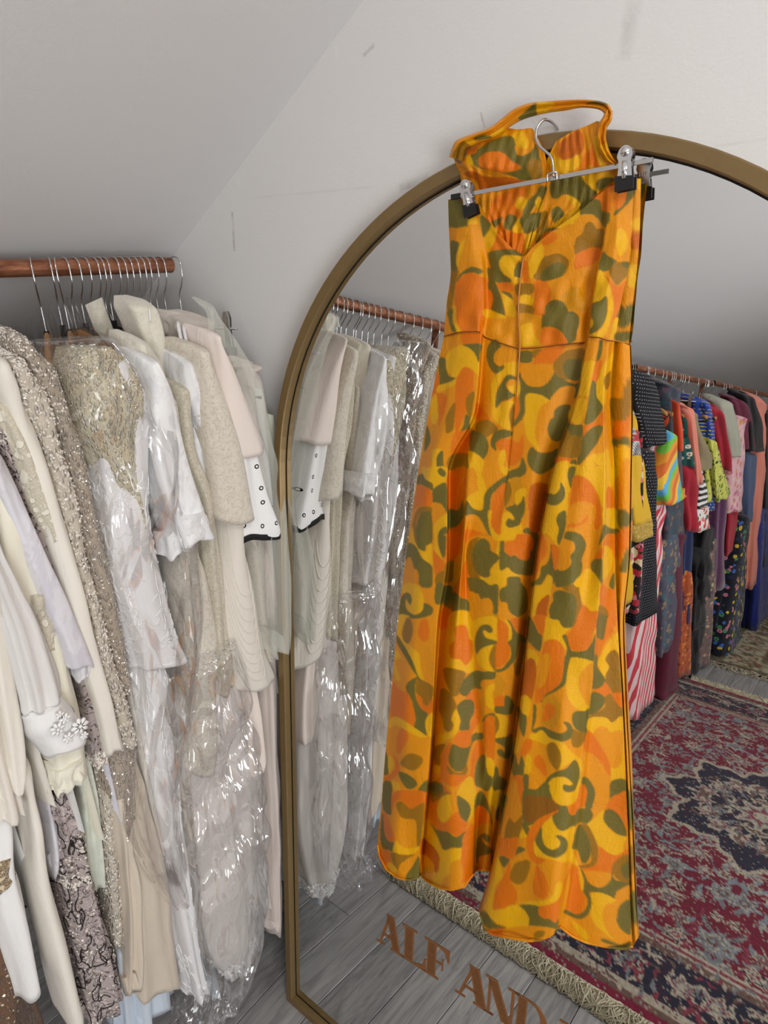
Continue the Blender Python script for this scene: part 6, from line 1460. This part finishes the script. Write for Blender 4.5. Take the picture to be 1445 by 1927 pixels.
d = cgar('dusky_floral_gown', 'long dusky pink floral gown beside the ruffled skirt', 'gown', KM['multi'], [(1336, 1356, 1020), (1332, 1352, 1100), (1326, 1346, 1180), (1318, 1342, 1250)], hem=.3, hng='wood', front=.205, part='skirt')
d = cgar('lime_floral_blouse', 'lime green floral blouse with frilled sleeve', 'blouse', KM['lime'], [(1340, 1354, 835), (1344, 1366, 880), (1346, 1376, 915), (1346, 946, 1382, 932)], hem=.85, hng='black', front=.225, amp=.14, k=8)
d = cgar('crimson_coat', 'crimson coat with narrow sleeve', 'coat', KM['crimson'], [(1350, 1364, 775), (1360, 1376, 825), (1366, 1382, 885)], hem=.7, hng='wood', front=.215)
d = cgar('purple_velvet_dress', 'purple velvet dress hanging low beside the crimson coat', 'dress', KM['purple'], [(1356, 1374, 940), (1352, 1370, 1010), (1348, 1368, 1108)], hem=.45, hng='black', front=.2, part='side_fold')
d = cgar('sage_knit_top', 'sage grey knit top with short sleeve', 'top', KM['sage'], [(1366, 1386, 764), (1370, 1398, 800), (1380, 1403, 840), (1384, 1400, 860)], hem=.9, hng='black', front=.23, amp=.05)
d = cgar('pink_floral_dress', 'pink floral dress with long sleeve', 'dress', KM['pinkf'], [(1392, 1406, 790), (1384, 1410, 855), (1378, 1408, 920), (1374, 1405, 962)], hem=.6, hng='wood', front=.22, amp=.07)
d = cgar('deep_red_dress', 'deep red dress showing below the pink floral sleeve', 'dress', KM['crimson'], [(1372, 1400, 960), (1368, 1396, 1000), (1366, 1390, 1040)], hem=.6, hng='wood', front=.2, part='side_fold')
d = cgar('navy_bright_floral_trousers', 'navy trousers covered in bright yellow and blue flowers', 'trousers', KM['navyf'], [(1398, 1414, 975), (1388, 1414, 1050), (1376, 1410, 1130), (1366, 1406, 1190), (1358, 1402, 1242)], hem=.2, hng='clip', front=.225, rx=.06, part='leg', amp=.04)
d = cgar('plum_tee', 'plum jersey tee with short sleeve', 'tee', KM['plum'], [(1394, 1412, 762), (1404, 1422, 800), (1408, 1425, 846)], hem=.95, hng='black', front=.215)
d = cgar('black_wool_jacket', 'black wool jacket with elbow sleeve at the mirror edge', 'jacket', KM['black'], [(1410, 1426, 752), (1416, 1440, 795), (1418, 1446, 850)], hem=.8, hng='black', front=.225)
d = cgar('salmon_coat', 'long salmon pink coat at the far right of the mirror', 'coat', KM['salmon'], [(1424, 1446, 755), (1430, 1452, 820), (1426, 1448, 900), (1416, 1436, 1000), (1408, 1430, 1104)], hem=.45, hng='wood', front=.215)
d = cgar('denim_skirt', 'dark denim skirt behind the black jacket', 'skirt', KM['denim'], [(1408, 1426, 860), (1406, 1424, 930), (1402, 1420, 985)], hem=.6, hng='clip', front=.205, part='side_fold')
d = cgar('royal_blue_gown', 'royal blue satin gown at the far right edge', 'gown', KM['royal'], [(1432, 1456, 960), (1426, 1452, 1080), (1412, 1450, 1195)], hem=.2, hng='black', front=.21, part='skirt', amp=.12)
d = cgar('black_maxi_dress', 'long plain black dress between the pink floral dress and the far wall', 'dress', KM['black'], [(1440, 1460, 780), (1438, 1458, 900), (1434, 1456, 1060)], hem=.35, hng='black', front=.2, part='side_fold')

# ------------------------------------------------------------------ rugs
def rug_colours(X, Y, W2, L2, seed, pal):
    rg = np.random.RandomState(seed); C = np.zeros(X.shape + (3,)); C[:] = pal['field']
    dx, dy = W2 - np.abs(X), L2 - np.abs(Y); e = np.minimum(dx, dy)
    def put(mask, col): C[mask] = col
    def flower(cx, cy, R0, k, cols, rot=0.0):
        for sx in (1, -1):
            for sy in (1, -1):
                m = (np.abs(X - sx*cx) < R0*1.3) & (np.abs(Y - sy*cy) < R0*1.3)
                if not m.any(): continue
                x, y = (X[m] - sx*cx)*sx, (Y[m] - sy*cy)*sy; r = np.hypot(x, y)/R0; a = np.arctan2(y, x) + rot
                edge = .78 + .2*np.cos(k*a) + .10*np.cos(2*k*a + 1); c = C[m]
                c[r < edge] = cols[0]; c[r < edge*.74] = cols[1]; c[(r < edge*.6)] = cols[2]; c[r < .3] = cols[3]; c[r < .15] = cols[0]; C[m] = c
    def leaf(cx, cy, L, w, rot, col):
        for sx in (1, -1):
            for sy in (1, -1):
                m = (np.abs(X - sx*cx) < L) & (np.abs(Y - sy*cy) < L)
                if not m.any(): continue
                x, y = (X[m] - sx*cx)*sx, (Y[m] - sy*cy)*sy; u = x*math.cos(rot) + y*math.sin(rot); v = -x*math.sin(rot) + y*math.cos(rot); v = v - .35*u*u/L
                c = C[m]; c[np.abs(v) < w*np.clip(1 - (u/L)**2, 0, 1)] = col; C[m] = c
    cr, gy, nv, rd, bk_, bl = pal['cream'], pal['grey'], pal['navy'], pal['rose'], pal['brown'], pal['blue']
    fw, fl = W2 - .30, L2 - .30
    for q in range(260): leaf(rg.uniform(0, fw), rg.uniform(0, fl), rg.uniform(.018, .05), rg.uniform(.004, .010), rg.uniform(0, 6.3), [cr, gy, rd, bl][rg.randint(4)])
    pts = []
    for q in range(2000):
        p = rg.uniform(0, fw), rg.uniform(0, fl); R0 = rg.uniform(.022, .055)
        if all(math.hypot(p[0]-a, p[1]-b) > (R0+c)*1.05 for a, b, c in pts): pts.append((p[0], p[1], R0))
        if len(pts) > 75: break
    for a, b, R0 in pts:
        flower(a, b, R0, rg.randint(5, 10), [[cr, bk_, gy, rd], [gy, cr, rd, nv], [cr, rd, bl, cr], [cr, nv, cr, rd], [bl, cr, gy, bk_]][rg.randint(5)], rg.uniform(0, 6))
    r = np.hypot(X, Y*.92); a = np.arctan2(Y, X); lob = .30 + .035*np.cos(8*a) + .012*np.cos(24*a)
    put(r < lob + .022, cr); put(r < lob, nv)
    for q in range(4):
        an = (q+.5)*math.pi/8*1.0; flower(.2*math.cos(an*1.0), .2*math.sin(an), .045, 7, [cr, gy, rd, cr], an)
    for q in range(40): an, rr = rg.uniform(0, 1.57), rg.uniform(.1, .27); leaf(rr*math.cos(an), rr*math.sin(an), .03, .007, rg.uniform(0, 6.3), [cr, gy, bk_][rg.randint(3)])
    flower(0.0, 0.0, .10, 8, [cr, gy, rd, cr])
    def band(a_, b_, col): put((e >= a_) & (e < b_), col)
    band(.27, .30, cr); band(.278, .292, rd)
    band(0, .035, pal['edge']); band(.035, .055, bk_); band(.055, .08, cr); band(.08, .27, nv); band(.245, .27, bk_)
    mb = (e > .085) & (e < .245)
    for q in range(34):
        for ax in (0, 1):
            s_ = q*.135 + .04; R0 = .055 if q % 2 else .042; lim = (W2, L2)[ax]
            if s_ < lim - .1:
                cx, cy = (s_, L2 - .165) if ax == 0 else (W2 - .165, s_)
                flower(cx, cy, R0, 7 if q % 2 else 5, [[cr, rd, gy, cr], [rd, cr, nv, gy]][q % 2], q)
                for z in range(4): leaf(cx + rg.uniform(-.06, .06), cy + rg.uniform(-.06, .06), .03, .007, rg.uniform(0, 6.3), [cr, rd, gy][z % 3])
    for q in range(300):
        if rg.rand() < .5: cx, cy = rg.uniform(0, W2), L2 - rg.uniform(.035, .3)
        else: cx, cy = W2 - rg.uniform(.035, .3), rg.uniform(0, L2)
        leaf(cx, cy, rg.uniform(.012, .025), .005, rg.uniform(0, 6.3), [cr, rd, gy, bk_][rg.randint(4)])
    nz = rg.uniform(.72, 1.12, X.shape); sp = rg.rand(*X.shape)
    C *= nz[..., None]; C[sp < .05] = np.array(cr)*.75; C[sp > .95] = np.array(pal['field'])*.6
    return C
def rug_mat(name):
    k = NT(name); at = k.n('ShaderNodeAttribute', attribute_name='Pile'); a = k.noise(k.coord(), 420, 3, .7).outputs[0]; b = k.noise(k.coord(), 14, 3).outputs[0]
    col = k.mix(k.math('MULTIPLY', a, .45), at.outputs[0], k.mix(.55, at.outputs[0], (0.01, .008, .01)))
    k.set(Base_Color=col, Roughness=.95, Normal=k.bump(k.math('ADD', a, b), .7, .006), Sheen_Weight=.15); k.b.inputs['Specular IOR Level'].default_value = .1
    return k.m
def make_rug(name, label, cx, cy, W2, L2, step, pal, seed, zt, fr):
    r = root(name, (cx, cy, 0), label, 'rug')
    xs = np.linspace(-W2, W2, int(2*W2/step)); ys = np.linspace(-L2, L2, int(2*L2/step)); Xg, Yg = np.meshgrid(xs, ys)
    Cc = rug_colours(Xg, Yg, W2, L2, seed, pal); rg = np.random.RandomState(seed)
    Z = zt + .0015*np.sin(5*Xg + 1)*np.sin(4*Yg) + rg.uniform(-.0006, .0006, Xg.shape)
    Vr = np.stack([Xg + cx, Yg + cy, Z], -1).reshape(-1, 3)
    o = mk('pile', Vr, grid_faces(len(ys), len(xs)), rug_mat(name + '_wool'), r)
    col = np.ones((len(Vr), 4)); col[:, :3] = Cc.reshape(-1, 3); o.data.color_attributes.new('Pile', 'FLOAT_COLOR', 'POINT').data.foreach_set('color', col.ravel())
    mk('backing', *box(cx-W2, cx+W2, cy-L2, cy+L2, .001, zt - .003), plain(name + '_backing', S(110, 30, 50), .9), r, smooth=False)
    V, F = [], []
    for side in (1, -1):
        for q in range(fr):
            x = cx + rg.uniform(-W2, W2); y = cy + side*(L2 - .004); L = rg.uniform(.035, .07); dx = rg.normal()*.026; w = rg.uniform(.0011, .0022); cu = rg.normal()*.03; P = []
            hz = rg.uniform(.004, .024)
            for t in np.linspace(0, 1, 5): P.append((x + dx*t + cu*math.sin(t*3.1), y + side*L*t, zt*.7*(1-t) + .003 + hz*math.sin(t*3.1)*(.6 + .4*rg.rand())))
            a = len(V); V_, F_ = tube(P, w, 3); V += list(V_); F += [tuple(i+a for i in f) for f in F_]
    tag(mk('fringe', V, F, cloth(name + '_fringe_cotton', S(206, 196, 168), 'plain'), r), kind='stuff')
    return r
make_rug('persian_rug', 'crimson Persian rug with navy medallion and cream fringe', -.13, -1.89, .81, 1.155, .0052, dict(field=S(128, 14, 48), cream=S(196, 184, 164), grey=S(132, 134, 138), navy=S(34, 32, 56), rose=S(150, 60, 78), brown=S(120, 92, 80), blue=S(140, 152, 160), edge=S(140, 18, 56)), 4, .010, 3600)
make_rug('cream_rug', 'cream patterned rug beyond the red rug', .30, -4.62, .95, 1.17, .016, dict(field=S(198, 184, 150), cream=S(112, 104, 64), grey=S(96, 88, 56), navy=S(204, 192, 160), rose=S(168, 84, 56), brown=S(126, 112, 76), blue=S(104, 110, 96), edge=S(90, 74, 56)), 9, .009, 500)
